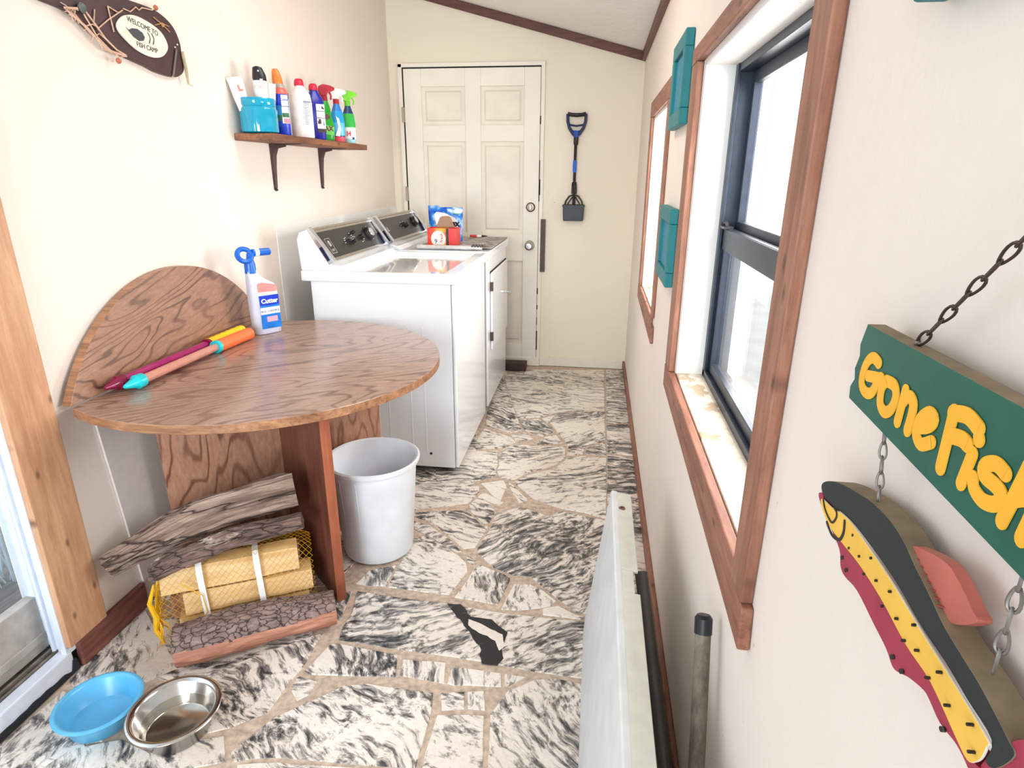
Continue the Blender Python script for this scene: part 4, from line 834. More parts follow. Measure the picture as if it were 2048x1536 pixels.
# gathered, twisted end of the net at the left
mb=MB(); random.seed(4)
for k in range(34):
    b0=random.uniform(.0,.12); c0=random.uniform(.02,.24); 
    knot=FW(-.022,.02,.085); p0=FW(.0,b0,c0); e=FW(random.uniform(-.05,.02),random.uniform(-.03,.03),random.choice([random.uniform(.0,.03),random.uniform(.1,.2)]))
    if k<22: mb.tube([p0,p0.lerp(knot,.5)+Vector((random.uniform(-.012,.0),0,random.uniform(-.01,.01))),knot],[.0011,.0016,.003],5)
    else: mb.tube([knot,knot.lerp(e,.5)+Vector((random.uniform(-.012,.012),random.uniform(-.01,.01),0)),e],[.003,.002,.001],5)
mb.tube([FW(-.01,0,.21),FW(-.03,0,.15),FW(-.02,.0,.10),FW(-.03,.01,.05),FW(-.012,-.01,.01)],[.003,.007,.009,.008,.004],8)
mb.tube([FW(.06,-.008,.20),FW(.11,-.012,.15),FW(.115,-.014,.09),FW(.08,-.012,.04),FW(.02,-.008,.012)],.0016,6)
mb.build('gathered_end',M_net,net,True)
for a_ in (.105,.262):
    pts=[FW(a_+.012*(1-k/14),p.x-.005,p.y) for k,p in enumerate(resamp(prof[:7],15))]
    mb=MB(); vs2=[]
    for p in pts: vs2+= [p-fd*.0085,p+fd*.0085]
    mb.add(vs2,[(2*i,2*i+1,2*i+3,2*i+2) for i in range(14)]); o=mb.build('strap',plain('white_strap','#eceae6',.4),net); s=o.modifiers.new('t','SOLIDIFY'); s.thickness=.0015
# bark-covered logs: long organic lofts
def bark_log(name,label,path,radii,mat,seed,flat_=.6,tilt=0,amp=.35,cat='bark log',groove=.0):
    P=[Vector(p) for p in path]; Q=[]; Rq=[]
    nseg=44
    for i in range(nseg+1):
        s=i/nseg*(len(P)-1); k=min(int(s),len(P)-2); t=s-k
        p0=P[max(k-1,0)];p1=P[k];p2=P[k+1];p3=P[min(k+2,len(P)-1)]
        Q.append(.5*((2*p1)+(-p0+p2)*t+(2*p0-5*p1+4*p2-p3)*t*t+(-p0+3*p1-3*p2+p3)*t**3)); Rq.append(radii[k]*(1-t)+radii[k+1]*t)
    n=72; vs=[];fs=[]
    for i,p in enumerate(Q):
        t=(Q[min(i+1,nseg)]-Q[max(i-1,0)]).normalized(); side=t.cross(Vector((0,0,1))).normalized(); up=side.cross(t); 
        sd=side*math.cos(tilt)+up*math.sin(tilt); u2=up*math.cos(tilt)-side*math.sin(tilt)
        for k in range(n):
            th=2*PI*k/n; rr=Rq[i]*(1+amp*mnoise.noise(Vector((math.cos(th)*1.7+seed,math.sin(th)*1.7,i*.07)))+amp*.35*mnoise.noise(Vector((math.cos(th)*6,math.sin(th)*6+seed,i*.16)))+amp*.18*mnoise.noise(Vector((math.cos(th)*14,math.sin(th)*14+seed,i*.3)))+groove*mnoise.noise(Vector((math.cos(th)*9,math.sin(th)*9+seed*2,i*.05))))
            sh=0
            if i in (0,nseg): rr*=1
            vs.append(p+sd*math.cos(th)*rr+u2*math.sin(th)*rr*flat_)
    for i in range(nseg):
        for k in range(n): fs.append((i*n+k,i*n+(k+1)%n,(i+1)*n+(k+1)%n,(i+1)*n+k))
    c0=len(vs); vs+= [Q[0],Q[-1]]
    for k in range(n): fs.append((c0,(k+1)%n,k)); fs.append((c0+1,nseg*n+k,nseg*n+(k+1)%n))
    o=MB().add(vs,fs,0).build(name,mat,None,True,sharp=40); return tag(o,label,cat)
M_bark1=bark_mat('ridged_grey_bark','#7f6558','#bfa593','#4a3630',20); M_bark2=bark_mat('flaky_lichen_bark','#5f4741','#a08578','#3a2a28',30,'#c9b5a4',-.505,3.5); M_bark3=bark_mat('cracked_dark_bark','#664d47','#b59d94','#3a2925',58,None,-.505,1.5,.005)
# elongated ridges for the weathered log
m1=bark_mat('weathered_heartwood','#7f6353','#cdb4a3','#4a342c',15,None,-.55,9,.010)
bark_log('bark_log','long weathered greyish-brown log resting highest on the firewood, against the table base',[FW(-.125,.06,.262),FW(.0,.09,.308),FW(.14,.108,.350),FW(.28,.118,.372),FW(.40,.122,.382)],[.052,.064,.078,.082,.076],m1,3,.62,.55,.34,groove=.30)
bark_log('bark_log','curved log with lichen-flecked dark bark lying between the net bag and the topmost log',[FW(-.01,.03,.232),FW(.08,.03,.268),FW(.2,.035,.293),FW(.31,.03,.307),FW(.41,.025,.318)],[.044,.056,.056,.052,.048],M_bark2,8,.50,.3,.34,groove=.12)
fo2=fo+fd*.02-fn_*.075
lg=bark_log('bark_log','reddish split log with dark cracked bark on the floor in front of the net bag',[fo2+Vector((0,0,.053))+fd*.012-fn_*.012,fo2+fd*.15+Vector((0,0,.058))-fn_*.008,fo2+fd*.3+Vector((0,0,.056)),fo2+fd*.455+Vector((0,0,.050))],[.066,.070,.064,.054],M_bark3,15,.78,-.1,.16)
# split face: lower front is bare reddish wood
lg.data.materials.append(wood('reddish_split_face','#d49a7e','#935a46','x',1,.75,False,1.0,12,-.505))
for p in lg.data.polygons:
    c=p.center-(fo2+fd*.25+Vector((0,0,.05)))
    if c.dot(-fn_)>.0 and c.z<.022 or abs(p.normal.dot(fd))>.85: p.material_index=1
# =====================================================================
# BIN, BOWLS
# =====================================================================
M_bin=plain('frosted_white_plastic','#e4e6ea',.4,var=.06,scale=9,sss=.1)
bn=thing('waste_bin','tall cloudy white plastic bin with moulded rim beside the table base','bin',(-.757,1.90,0))
c=(-.755,1.90,0); H_=.375
mb=MB(); n=72; prof_o=[(.112,.002),(.124,.008),(.128,.03),(.152,H_-.03),(.154,H_-.012),(.165,H_-.012),(.167,H_),(.160,H_+.004),(.152,H_),(.148,H_-.03),(.124,.03),(.118,.012),(0,.010)]
mb.lathe(prof_o,c,n,0)
bo=mb.build('bin_body',M_bin,bn,True,sharp=50)
for v in bo.data.vertices:
    r2=math.hypot(v.co.x-c[0],v.co.y-c[1])
    if .05<v.co.z<H_-.04 and r2>.1:
        a=math.atan2(v.co.y-c[1],v.co.x-c[0]); 
        if abs((a*6/PI)%1-.5)<.2: pass
mb=MB()
for k in range(14):
    a=PI*2*k/14+.15
    if k%7 in (0,1,2,3):
        for dz in (0,): mb.tube([(c[0]+.1265*math.cos(a),c[1]+.1265*math.sin(a),.03),(c[0]+.151*math.cos(a),c[1]+.151*math.sin(a),H_-.035)],.0016,6)
mb.build('rib',M_bin,bo,True)
MB().tube([(c[0]-.150*math.cos(.7),c[1]-.155*math.sin(.7),H_-.03),(c[0]-.168*math.cos(.7),c[1]-.172*math.sin(.7),H_-.05),(c[0]-.150*math.cos(.7),c[1]-.152*math.sin(.7),H_-.075)],.008,10).build('handle_lug',plain('bluish_lug','#b9c7d8',.4),bn,True)
M_bb=plain('sky_blue_plastic','#5db4e0',.28,var=.04)
bwl=MB().lathe([(0,.003),(.070,.001),(.074,.004),(.088,.050),(.092,.056),(.099,.056),(.1015,.059),(.098,.0625),(.090,.0625),(.085,.054),(.0715,.010),(.069,.008),(0,.008)],(-1.197,1.055,0),64).build('pet_bowl',M_bb,None,True,sharp=60)
tag(bwl,'light blue plastic pet bowl on the marble floor nearest the glass door','bowl')
sb=thing('pet_bowl','stainless steel pet bowl half filled with water on the marble floor','bowl',(-.988,1.055,0))
MB().lathe([(0,.004),(.073,.001),(.076,.004),(.093,.058),(.099,.063),(.106,.064),(.109,.067),(.106,.0705),(.097,.070),(.090,.062),(.074,.009),(.071,.006),(0,.007)],(-.986,1.055,0),64).build('steel_shell',plain('stainless_bowl','#c9c6c3',.16,1,var=.05,scale=20),sb,True,sharp=60)
wm=bpy.data.materials.new('still_water'); wm.use_nodes=True; wb=wm.node_tree.nodes['Principled BSDF']; wb.inputs['Base Color'].default_value=(.93,.95,.93,1); wb.inputs['Roughness'].default_value=.01; wb.inputs['Transmission Weight'].default_value=1; wb.inputs['IOR'].default_value=1.33
MB().lathe([(0,.034),(.0815,.034)],(-.986,1.055,0),64,cap=False).build('water',glass_mat('water_surface',(.86,.85,.80,1)),sb,True)
# white sheet standing against the left wall under the table
mb=MB(); mb.prism([(1.445,.645),(2.02,.60),(2.05,.003),(1.492,.003)],onx,XL+.001,XL+.0085); tag(mb.build('wall_board',plain('off_white_board','#e2d9d5',.4,var=.03),bevel=.001),'thin off-white board fixed low on the left wall behind the table base','board')
# =====================================================================
# SHELF WITH CLEANING SUPPLIES
# =====================================================================
sh=thing('wall_shelf','rustic brown wooden shelf on two dark brackets, high on the left wall','shelf',(XL,2.87,1.452))
SZ=1.476
MB().prism([(XL+.001,2.37),(-1.241,2.372),(-1.243,3.378),(XL+.001,3.38)],onz,1.450,SZ).build('shelf_board',wood('rustic_shelf','#a8714c','#6b3f2b','y',1,.6,True,1.0),sh,bevel=.003)
M_iron=plain('dark_brown_iron','#4a3431',.45,.3)
for yb in (2.64,3.12):
    mb=MB()
    pts=[(XL+.004,1.262,.004),(XL+.006,1.30,.006),(XL+.010,1.36,.009),(XL+.014,1.40,.012),(XL+.026,1.43,.014),(XL+.05,1.443,.012),(XL+.09,1.446,.010),(XL+.14,1.447,.008)]
    sec=[(x,z) for x,z,_ in pts]+[(XL+.14,1.4495),(XL+.001,1.4495),(XL+.001,1.262)]
    mb.prism(sec,ony,yb-.010,yb+.010); mb.tube([(XL+.006,yb,1.27),(XL+.009,yb,1.35),(XL+.013,yb,1.405),(XL+.03,yb,1.438),(XL+.07,yb,1.444)],[.007,.009,.011,.009,.006],10); mb.tube([(XL+.002,yb,1.264),(XL+.007,yb,1.262),(XL+.011,yb,1.264)],.006,10)
    mb.build('bracket',M_iron,sh,True,sharp=40)
G='cleaning supplies on the shelf'
def BF(x,y,ang=0,z=SZ): return Matrix.Translation((x,y,z+.0005))@Matrix.Rotation(ang,4,'Z')
# local frame: x along wall (+y world) when ang=90deg; we face -y local towards camera
def fl(mb_,pts,y,F,t=.0008,mi=0): return mb_.prism(pts,lambda a,b,c,F=F:F@Vector((a,c,b)),y-t,y,mi)
FA=math.radians(42)   # labels turned between room and camera
# teal ribbed jar
jc=(-1.327,2.435); jr=thing('glass_jar','turquoise ribbed glass jar holding white packets at the near end of the shelf','jar',(jc[0],jc[1],SZ),G)
mb=MB(); n=72; vs=[];fs=[]; pj_=[(.060,.002),(.068,.006),(.069,.085),(.066,.092),(.063,.096),(.066,.100),(.067,.122),(.065,.126),(.061,.126),(.060,.098),(.062,.085),(.062,.010),(0,.008)]
for i,(rr,h) in enumerate(pj_):
    for k in range(n):
        rib=(1+.018*math.cos(k*2*PI/n*18)) if 1<=i<=2 else 1
        vs.append((jc[0]+rr*rib*math.cos(2*PI*k/n),jc[1]+rr*rib*math.sin(2*PI*k/n),SZ+.001+h))
for i in range(len(pj_)-1):
    for k in range(n): fs.append((i*n+k,i*n+(k+1)%n,(i+1)*n+(k+1)%n,(i+1)*n+k))
fs.append(tuple(range(n))[::-1])
MB().add(vs,fs).build('jar_wall',plain('turquoise_glass','#08b6dc',.08,trans=.35,coat=.4),jr,True,sharp=60)
MB().lathe([(0,.010),(.058,.010),(.058,.082),(0,.082)],(jc[0],jc[1],SZ),40).build('cyan_fill',plain('cyan_beads','#08cfe6',.4,var=.12,scale=60),jr,True)
# packets in the jar
def tubeobj(name,label,cat,cx_,cy_,ang,w_,t_,z0,z1,mat,lean=0,topw=None):
    F=BF(cx_,cy_,ang)@Matrix.Rotation(lean,4,'Y'); o=MB().loft([(z0,w_*.8,t_),(z0+(z1-z0)*.4,w_*.95,t_*.8),(z0+(z1-z0)*.8,w_*1.05,t_*.4),(z1,(topw or w_*1.1),.002)],F,24,0,3).build(name,mat,None,True); return tag(o,label,cat,None),F
M_pkt=plain('white_packet','#eeeae6',.4,var=.03)
o,F=tubeobj('squeeze_tube','white squeeze tube with orange-red print leaning left in the turquoise jar','tube',-1.345,2.407,FA,.026,.012,.084,.200,M_pkt,-.22)
mb=MB(); fl(mb,[(-.006,.115),(.024,.115),(.024,.126),(-.006,.126)],-.012,F); fl(mb,[(.0,.15),(.016,.15),(.016,.156),(.006,.156),(.006,.172),(.0,.172)],-.008,F); mb.build('printed_lines',plain('salmon_ink','#e8836f',.4),o)
o=MB().lathe([(0,.084),(.026,.084),(.0262,.150),(.026,.195),(.020,.206),(0,.207)],(-1.315,2.45,SZ),28).build('aerosol_can',plain('white_can_grey_streaks','#e3e0de',.3,var=.3,scale=26),None,True); tag(o,'white aerosol can with a black cap standing in the turquoise jar','spray can')
F=BF(-1.315,2.45,FA); MB().loft([(.190,.026,.026),(.212,.024,.024),(.236,.017,.017,-.004),(.240,.008,.012,-.006)],F,28,0,2.4).build('black_cap',M_black,o,True)
MB().lathe([(0,0),(.003,0),(.003,.001),(0,.001)],F@Vector((-.008,-.0255,.222)),10,0,(F.to_3x3()@AY)).build('white_dot',plain('white_dot','#ffffff',.4),o)
o,F=tubeobj('white_packet','narrow white sachet standing at the right of the black-capped can in the jar','packet',-1.298,2.478,FA,.014,.006,.084,.186,M_pkt,.08)
# aerosol with orange trigger
c=(-1.293,2.552); o=thing('aerosol_can','blue and white insect spray can with an orange trigger top','spray can',(c[0],c[1],SZ),G)
F=BF(c[0],c[1],FA)
MB().loft([(0,.031,.031),(.003,.033,.033),(.155,.033,.033),(.170,.030,.030),(.178,.024,.024)],F,36,0,2).build('can_body',banded('insect_can_print',[(0,'#1238b8'),(.18,'#1d49c4'),(.30,'#3f6d50'),(.42,'#2f8fd0'),(.62,'#1636c4'),(.86,'#e8635a')]),o,True)
MB().loft([(.177,.0255,.0255),(.184,.025,.025),(.192,.020,.020)],F,28,0,2).build('grey_collar',plain('grey_collar','#a39a92',.4),o,True)
MB().loft([(.190,.020,.017),(.215,.018,.015,-.002),(.238,.014,.013,-.005),(.246,.009,.009,-.006)],F,24,0,2.6).build('trigger_top',plain('orange_trigger','#f57a2c',.35),o,True)
mb=MB(); fl(mb,[(-.006,.045),(.022,.045),(.022,.150),(-.004,.150)],-.0312,F,.0022); lab=mb.build('white_label',plain('white_label_print','#eef1f6',.35,var=.06),o)
mb=MB(); fl(mb,[(.0,.046),(.022,.046),(.022,.064),(.0,.064)],-.0334,F); mb.build('pink_tag',plain('pink_tag_print','#f08a96',.35),lab); mb=MB(); fl(mb,[(-.004,.068),(.021,.068),(.021,.084),(-.004,.084)],-.0334,F); mb.build('green_picture',plain('green_print','#3d7244',.5,var=.3,scale=80),lab)
text_mesh('brand_lettering','Cutter',F@Matrix(((1,0,0,.009),(0,0,-1,-.0342),(0,1,0,.133),(0,0,0,1))),.013,plain('blue_lettering','#1c2f9c',.35),lab,.0003)
text_mesh('lettering','BACKYARD',F@Matrix(((1,0,0,.009),(0,0,-1,-.0342),(0,1,0,.108),(0,0,0,1))),.0065,plain('dark_lettering_2','#2a2c40',.35),lab,.0003)
MB().box((-.034,-.014,.006),(-.0315,.010,.15),0,F).build('white_side_stripe',plain('white_stripe','#f0f3f8',.35),o)
# second can, hidden partly (white/black edge)
c=(-1.318,2.622); o=MB().lathe([(0,0),(.026,0),(.026,.145),(.024,.150),(0,.150)],(c[0],c[1],SZ+.001),28).build('aerosol_can',plain('pale_can','#dfe3ea',.3),None,True); tag(o,'shorter pale can with a black lid just behind the orange-topped insect spray','spray can')
MB().lathe([(.0265,.146),(.0268,.165),(.022,.170),(0,.170)],(c[0],c[1],SZ+.001),28).build('black_lid',M_black,o,True)
# helpers for shaped bottles
def bleach(label,c,ang,mat,capmat,h,w_,d_,labelparts=None,name='cleaner_bottle'):
    o=thing(name,label,'bottle',(c[0],c[1],SZ),G); F=BF(c[0],c[1],ang)
    MB().loft([(0,w_*.93,d_*.9),(.004,w_,d_),(h*.60,w_,d_),(h*.74,w_*.9,d_*.92),(h*.84,w_*.5,d_*.6),(h*.88,.016,.016),(h*.9,.0155,.0155)],F,36,0,3).build('bottle_body',mat,o,True,sharp=60)
    MB().loft([(h*.885,.020,.020),(h*.95,.019,.019),(h*.985,.016,.016),(h,.012,.012)],F,24,0,2.2).build('cap',capmat,o,True,sharp=50)
    return o,F
M_redcap=plain('red_cap','#d81c3c',.35); M_wb=plain('white_bottle_plastic','#f1ecea',.35)
o,F=bleach('white plastic bottle with a red cap in the middle of the shelf',(-1.292,2.735),FA,M_wb,M_redcap,.235,.046,.030)
mb=MB(); random.seed(3)
for k in range(16):
    y=.055+.006*k; fl(mb,[(.004,y),(.012+random.random()*.022,y),(.012+random.random()*.022,y+.0022),(.004,y+.0022)],-.0305,F,.0006)
fl(mb,[(.002,.142),(.038,.142),(.038,.146),(.002,.146)],-.0305,F); mb.build('fine_print',plain('grey_print','#8f93a6',.5),o)
o,F=bleach('dark blue bottle with red cap standing right of the white bottle',(-1.288,2.865),FA,plain('royal_blue_bottle','#1a1f9e',.3),M_redcap,.232,.040,.028)
lab=fl(MB(),[(-.004,.03),(.034,.03),(.034,.148),(-.004,.148)],-.0285,F,.001).build('label',plain('white_back_label','#e9e6ea',.4),o)
mb=MB(); 
for z0_,z1_ in ((.118,.120),(.09,.092)): fl(mb,[(-.004,z0_),(.034,z0_),(.034,z1_),(-.004,z1_)],-.0296,F)
fl(mb,[(.0,.066),(.014,.066),(.014,.086),(.004,.086),(.004,.078),(.0,.078)],-.0296,F); fl(mb,[(-.004,.030),(.034,.030),(.034,.046),(-.004,.046)],-.0296,F); fl(mb,[(.024,.060),(.028,.060),(.026,.082)],-.0296,F); fl(mb,[(.02,.130),(.03,.126),(.032,.130),(.022,.142)],-.0296,F); mb.build('pictograms',plain('dark_pictogram','#3b2f38',.5),lab)
def trigger(label,c,ang,body,neckc,headc,secs,h,name='spray_bottle',flip=1):
    o=thing(name,label,'spray bottle',(c[0],c[1],SZ),G); F=BF(c[0],c[1],ang)
    MB().loft([(z*h,a,b) for z,a,b in secs],F,36,0,2.6).build('bottle_body',body,o,True,sharp=60)
    MB().loft([(h*.98,.015,.015),(h*1.10,.014,.014)],F,24,0,2).build('collar',neckc,o,True)
    # trigger head: body, nozzle, lever
    k=flip
    prof=[(-.020*k,h*1.10),(.012*k,h*1.10),(.014*k,h*1.17),(.036*k,h*1.22),(.050*k,h*1.25),(.052*k,h*1.31),(.030*k,h*1.36),(-.004*k,h*1.38),(-.022*k,h*1.33),(-.026*k,h*1.22)]
    hd=MB().prism(prof,lambda a,b,c_,F=F:F@Vector((a,c_,b)),-.010,.010).build('trigger_head',headc,o,bevel=.004,seg=3)
    MB().tube([F@Vector((.022*k,0,h*1.24)),F@Vector((.034*k,0,h*1.12)),F@Vector((.030*k,0,h*1.02))],[.005,.0045,.004],8).build('lever',headc,hd,True)
    return o,F
secA=[(0,.030,.022),(.02,.034,.024),(.35,.036,.026),(.62,.026,.020),(.8,.024,.018),(.93,.016,.015),(1,.013,.013)]
M_gb=plain('green_bottle','#1fa62f',.25,var=.1,scale=20); M_redt=plain('crimson_trigger','#a9142f',.35)
o,F=trigger('green spray bottle with a dark red trigger head on the shelf',(-1.292,2.985),FA,M_gb,M_redt,M_redt,secA,.178)
mb=MB(); fl(mb,[(-.020,.03),(.024,.024),(.028,.062),(-.018,.072)],-.0255,F,.001); lab=mb.build('label',plain('pale_green_label','#6bcf5c',.4),o)
text_mesh('lettering','AX',F@Matrix(((1,0,0,.002),(0,0,-1,-.0272),(0,1,0,.053),(0,0,0,1))),.03,plain('dark_red_lettering','#7c1f22',.4),lab,.0004,bold=.001)
MB().lathe([(0,0),(.012,0),(.012,.0008),(0,.0008)],F@Vector((.0,-.0235,.105)),20,0,(F.to_3x3()@AY)).build('round_sticker',plain('brown_sticker','#6a4a3a',.5,var=.4,scale=90),o)
M_teall=plain('teal_liquid','#0e8f84',.15,trans=.3)
secB=[(0,.027,.022),(.02,.030,.024),(.5,.033,.024),(.75,.028,.020),(.93,.016,.015),(1,.013,.013)]
o,F=trigger('light blue spray bottle with white trigger head and a red collar',(-1.283,3.10),FA,banded('blue_spray_print',[(0,'#f04a62'),(.14,'#1b2c62'),(.17,'#56b9ea'),(.5,'#1f9fe6'),(.8,'#2a7fd0')]),plain('red_collar','#b3162c',.35),plain('white_trigger','#f3f1ee',.35),secB,.176)
mb=MB(); mb=fl(MB(),[(-.024,.028),(-.002,.026),(.006,.060),(.0,.105),(-.016,.118),(-.006,.07)],-.0240,F,.001); mb.build('white_swirl',plain('white_swirl','#eef6fb',.4),o)
o,F=trigger('green and clear spray bottle with lime green trigger at the far end of the shelf',(-1.280,3.235),FA,banded('green_far_print',[(0,'#a8d9dc'),(.12,'#f2f2f2'),(.42,'#2fb54a'),(.78,'#1c3f6e')]),plain('lime_collar','#6cc82c',.35),plain('lime_trigger','#7bd62e',.35),secB,.180)
text_mesh('lettering','H',F@Matrix(((1,0,0,-.012),(0,0,-1,-.0250),(0,1,0,.045),(0,0,0,1))),.03,plain('red_letter','#e2263a',.4),o,.0004,bold=.001)
fl(MB(),[(.004,.018),(.016,.018),(.016,.030),(.004,.030)],-.0242,F).build('blue_mark',plain('navy_mark','#1d3e78',.4),o)
# =====================================================================
# NAUTICAL PLAQUE ON THE LEFT WALL
# =====================================================================
def smooth_loop(P,n=5):
    Q=[];m=len(P);P=[Vector(p) for p in P]
    for i in range(m):
        p0,p1,p2,p3=P[i-1],P[i],P[(i+1)%m],P[(i+2)%m]
        for k in range(n):
            t=k/n; q=.5*((2*p1)+(-p0+p2)*t+(2*p0-5*p1+4*p2-p3)*t*t+(-p0+3*p1-3*p2+p3)*t**3); Q.append((q.x,q.y))
    return Q
plq=thing('nautical_plaque','dark brown fish-shaped wooden plaque with oval badge and netting, high on the left wall','wall plaque',(XL,1.85,1.7))
MB().prism(smooth_loop(WP,4),onx,XL+.0012,XL+.018).build('plaque_board',plain('dark_stained_board','#45272b',.5,var=.2,scale=12),plq,bevel=.004)
PX=XL+.018
bd=MB().prism(smooth_loop(WE),onx,PX+.0005,PX+.006).build('oval_badge',plain('cream_badge','#e9e4d4',.5,var=.06),plq,bevel=.0015)
M_ink=plain('grey_ink','#4a4a46',.6)
wc=(sum(p[0] for p in WE)/len(WE),sum(p[1] for p in WE)/len(WE))
# lettering follows the oval: world y along, z up; seen from the room (+x)
TM=lambda y,z:Matrix(((0,0,1,PX+.0066),(1,0,0,y),(0,1,0,z),(0,0,0,1)))
text_mesh('upper_lettering','WELCOME TO',TM(wc[0]+.004,wc[1]+.026)@Matrix.Rotation(-.12,4,'Z'),.020,M_ink,bd,.0003,sx=1)
text_mesh('lower_lettering',"FISH CAMP",TM(wc[0]+.008,wc[1]-.030)@Matrix.Rotation(-.05,4,"Z"),.019,M_ink,bd,.0003)
MB().prism([(1.838,1.729),(1.848,1.724),(1.862,1.731),(1.885,1.734),(1.905,1.728),(1.913,1.717),(1.905,1.706),(1.885,1.702),(1.864,1.709),(1.850,1.719)],onx,PX+.0062,PX+.0072).build('fish_motif',plain('dark_grey_ink','#3c4146',.6),bd)
mb=MB(); stroke(mb,[(1.93,1.732),(1.937,1.72),(1.93,1.704)],.0015,PX+.0062,PX+.0068); stroke(mb,[(1.947,1.733),(1.954,1.72),(1.947,1.704)],.0015,PX+.0062,PX+.0068); mb.build('ripple_marks',M_ink,bd)
M_rope=plain('beige_net_cord','#d9b39a',.8,var=.15,scale=80)
def cord(mb,P,rad,x=PX+.004,wob=.0): mb.tube([(x+wob*math.sin(i*1.7),a,b) for i,(a,b) in enumerate(P)],rad,6)
mb=MB(); cord(mb,WN1,.0035,PX+.006); cord(mb,WN2,.0025,PX+.008); cord(mb,WN3,.0020,PX+.007); cord(mb,WN4,.0022,PX+.005)
for P in (WN5,WN6): cord(mb,P,.0016,PX+.007)
# frayed bits
random.seed(9)
for k in range(26):
    i=random.randrange(len(WN1)-1); t=random.random(); a=Vector(WN1[i]).lerp(Vector(WN1[i+1]),t); b=a+Vector((random.uniform(-.03,.02),random.uniform(-.028,.010))); cord(mb,[tuple(a),((a.x+b.x)/2+.004,(a.y+b.y)/2),tuple(b)],.0012,PX+.006)
mb.build('fish_netting',M_rope,plq,True)
for P in (WN7,WN8,WN9,WN10):
    mb=MB(); cord(mb,P,.0018,PX+.004); mb.build('cord',M_rope,plq,True)
MB().lathe([(0,0),(.010,.001),(.013,.008),(.009,.013),(0,.014)],(PX+.002,WK[0][0],WK[0][1]),20,0,AX).build('grey_knob',plain('grey_glass_float','#5d6460',.15),plq,True)
h=MB(); stroke(h,WH1,.004,PX+.001,PX+.005); h.build('metal_strip',M_steel,plq)
for P in ((WH1[0][0]+.0,WH1[0][1]+.008),(WH1[0][0]+.014,WH1[0][1]+.018)): MB().lathe([(0,0),(.003,0),(.002,.002),(0,.002)],(PX+.001,P[0],P[1]),12,0,AX).build('nail_head',plain('bright_nail','#eceae4',.3,.6),plq)
mb=MB(); mb.tube([(PX+.006,a,b) for a,b in WH2],[.0045,.0055,.0035],8); mb.tube([(PX+.006,WH2[-1][0],WH2[-1][1]),(PX+.012,WH2[-1][0]+.012,WH2[-1][1]-.004)],.0015,6); mb.build('driftwood_peg',plain('driftwood','#b3a183',.8,var=.2,scale=60),plq,True)
mb=MB(); cord(mb,WH3,.0018,PX+.003); cord(mb,WH4,.0016,PX+.003); mb.lathe([(0,0),(.007,0),(.005,.004),(0,.005)],(PX+.002,WH3[1][0],WH3[1][1]),12,0,AX); mb.build('twig_star',plain('tan_twig','#b98a5c',.8),plq,True)
for a,b in (WB[0],(WB[1][0],WB[1][1])): MB().lathe([(0,-.006),(.007,-.003),(.008,.001),(.005,.006),(0,.007)],(PX+.006,a,b),14,0,AX).build('bead',plain('terracotta_bead','#b5664a',.5),plq,True)
# =====================================================================
# BACK WALL: pet waste scoop hanging
# =====================================================================
sc_=thing('pet_waste_scoop','black and blue long-handled pet waste scoop hanging on the back wall','scoop',(-.157,YB,1.03))
X_=-.163; Y_=YB-.028
def tb(name,P,rad,mat,par=sc_,n=10,closed=False): return MB().tube(P,rad,n,closed=closed).build(name,mat,par,True)
hl=tb('grip',[(X_-.058,Y_,1.700),(X_-.03,Y_-.002,1.694),(X_,Y_-.003,1.692),(X_+.03,Y_-.002,1.694),(X_+.058,Y_,1.700)],[.012,.012,.0125,.012,.012],M_black)
M_sblue=plain('scoop_blue','#1f4fae',.35)
mb=MB(); 
for s_ in (-1,1): mb.tube([(X_+s_*.058,Y_,1.70),(X_+s_*.057,Y_,1.655),(X_+s_*.045,Y_,1.615),(X_+s_*.02,Y_,1.582),(X_,Y_,1.57)],[.010,.010,.010,.012,.014],10)
mb.tube([(X_-.046,Y_,1.635),(X_,Y_,1.628),(X_+.046,Y_,1.635)],.006,8); mb.build('handle_frame',plain('dark_navy_frame','#222f55',.35),sc_,True)
tb('blue_neck',[(X_,Y_,1.60),(X_,Y_,1.56)],[.022,.016],M_sblue)
tb('shaft',[(X_,Y_,1.565),(X_,Y_,1.52),(X_-.001,Y_,1.51),(X_-.001,Y_,1.20)],[.016,.015,.0095,.0095],M_black)
tb('blue_grip',[(X_-.002,Y_,1.42),(X_-.002,Y_,1.405),(X_-.002,Y_,1.36),(X_-.002,Y_,1.345)],[.0105,.0125,.0125,.0105],plain('bright_scoop_blue','#1765d8',.35))
mb=MB(); mb.tube([(X_-.014,Y_,1.275),(X_-.015,Y_,1.21)],.0035,8); mb.tube([(X_+.012,Y_,1.275),(X_+.014,Y_,1.21)],.0035,8); mb.tube([(X_-.016,Y_,1.278),(X_+.014,Y_,1.278)],.006,8)
mb.tube([(X_-.06,Y_,1.135),(X_-.052,Y_,1.165),(X_-.03,Y_,1.195),(X_,Y_,1.205),(X_+.03,Y_,1.195),(X_+.052,Y_,1.165),(X_+.06,Y_,1.135)],.0055,8); mb.tube([(X_-.04,Y_,1.145),(X_-.01,Y_,1.19)],.004,8); mb.tube([(X_+.04,Y_,1.145),(X_+.01,Y_,1.19)],.004,8); mb.tube([(X_,Y_,1.22),(X_,Y_,1.13)],.010,8); mb.build('jaw_linkage',M_black,sc_,True)
mb=MB(); fx2=lambda a,b,c:Vector((a,c,b)); mb.prism([(X_-.066,1.037),(X_+.066,1.037),(X_+.070,1.125),(X_+.076,1.135),(X_+.07,1.143),(X_-.07,1.143),(X_-.076,1.135),(X_-.070,1.125)],fx2,YB-.062,YB-.0015); mb.build('bucket_jaw',plain('charcoal_plastic','#24282c',.45),sc_,bevel=.006,seg=3)
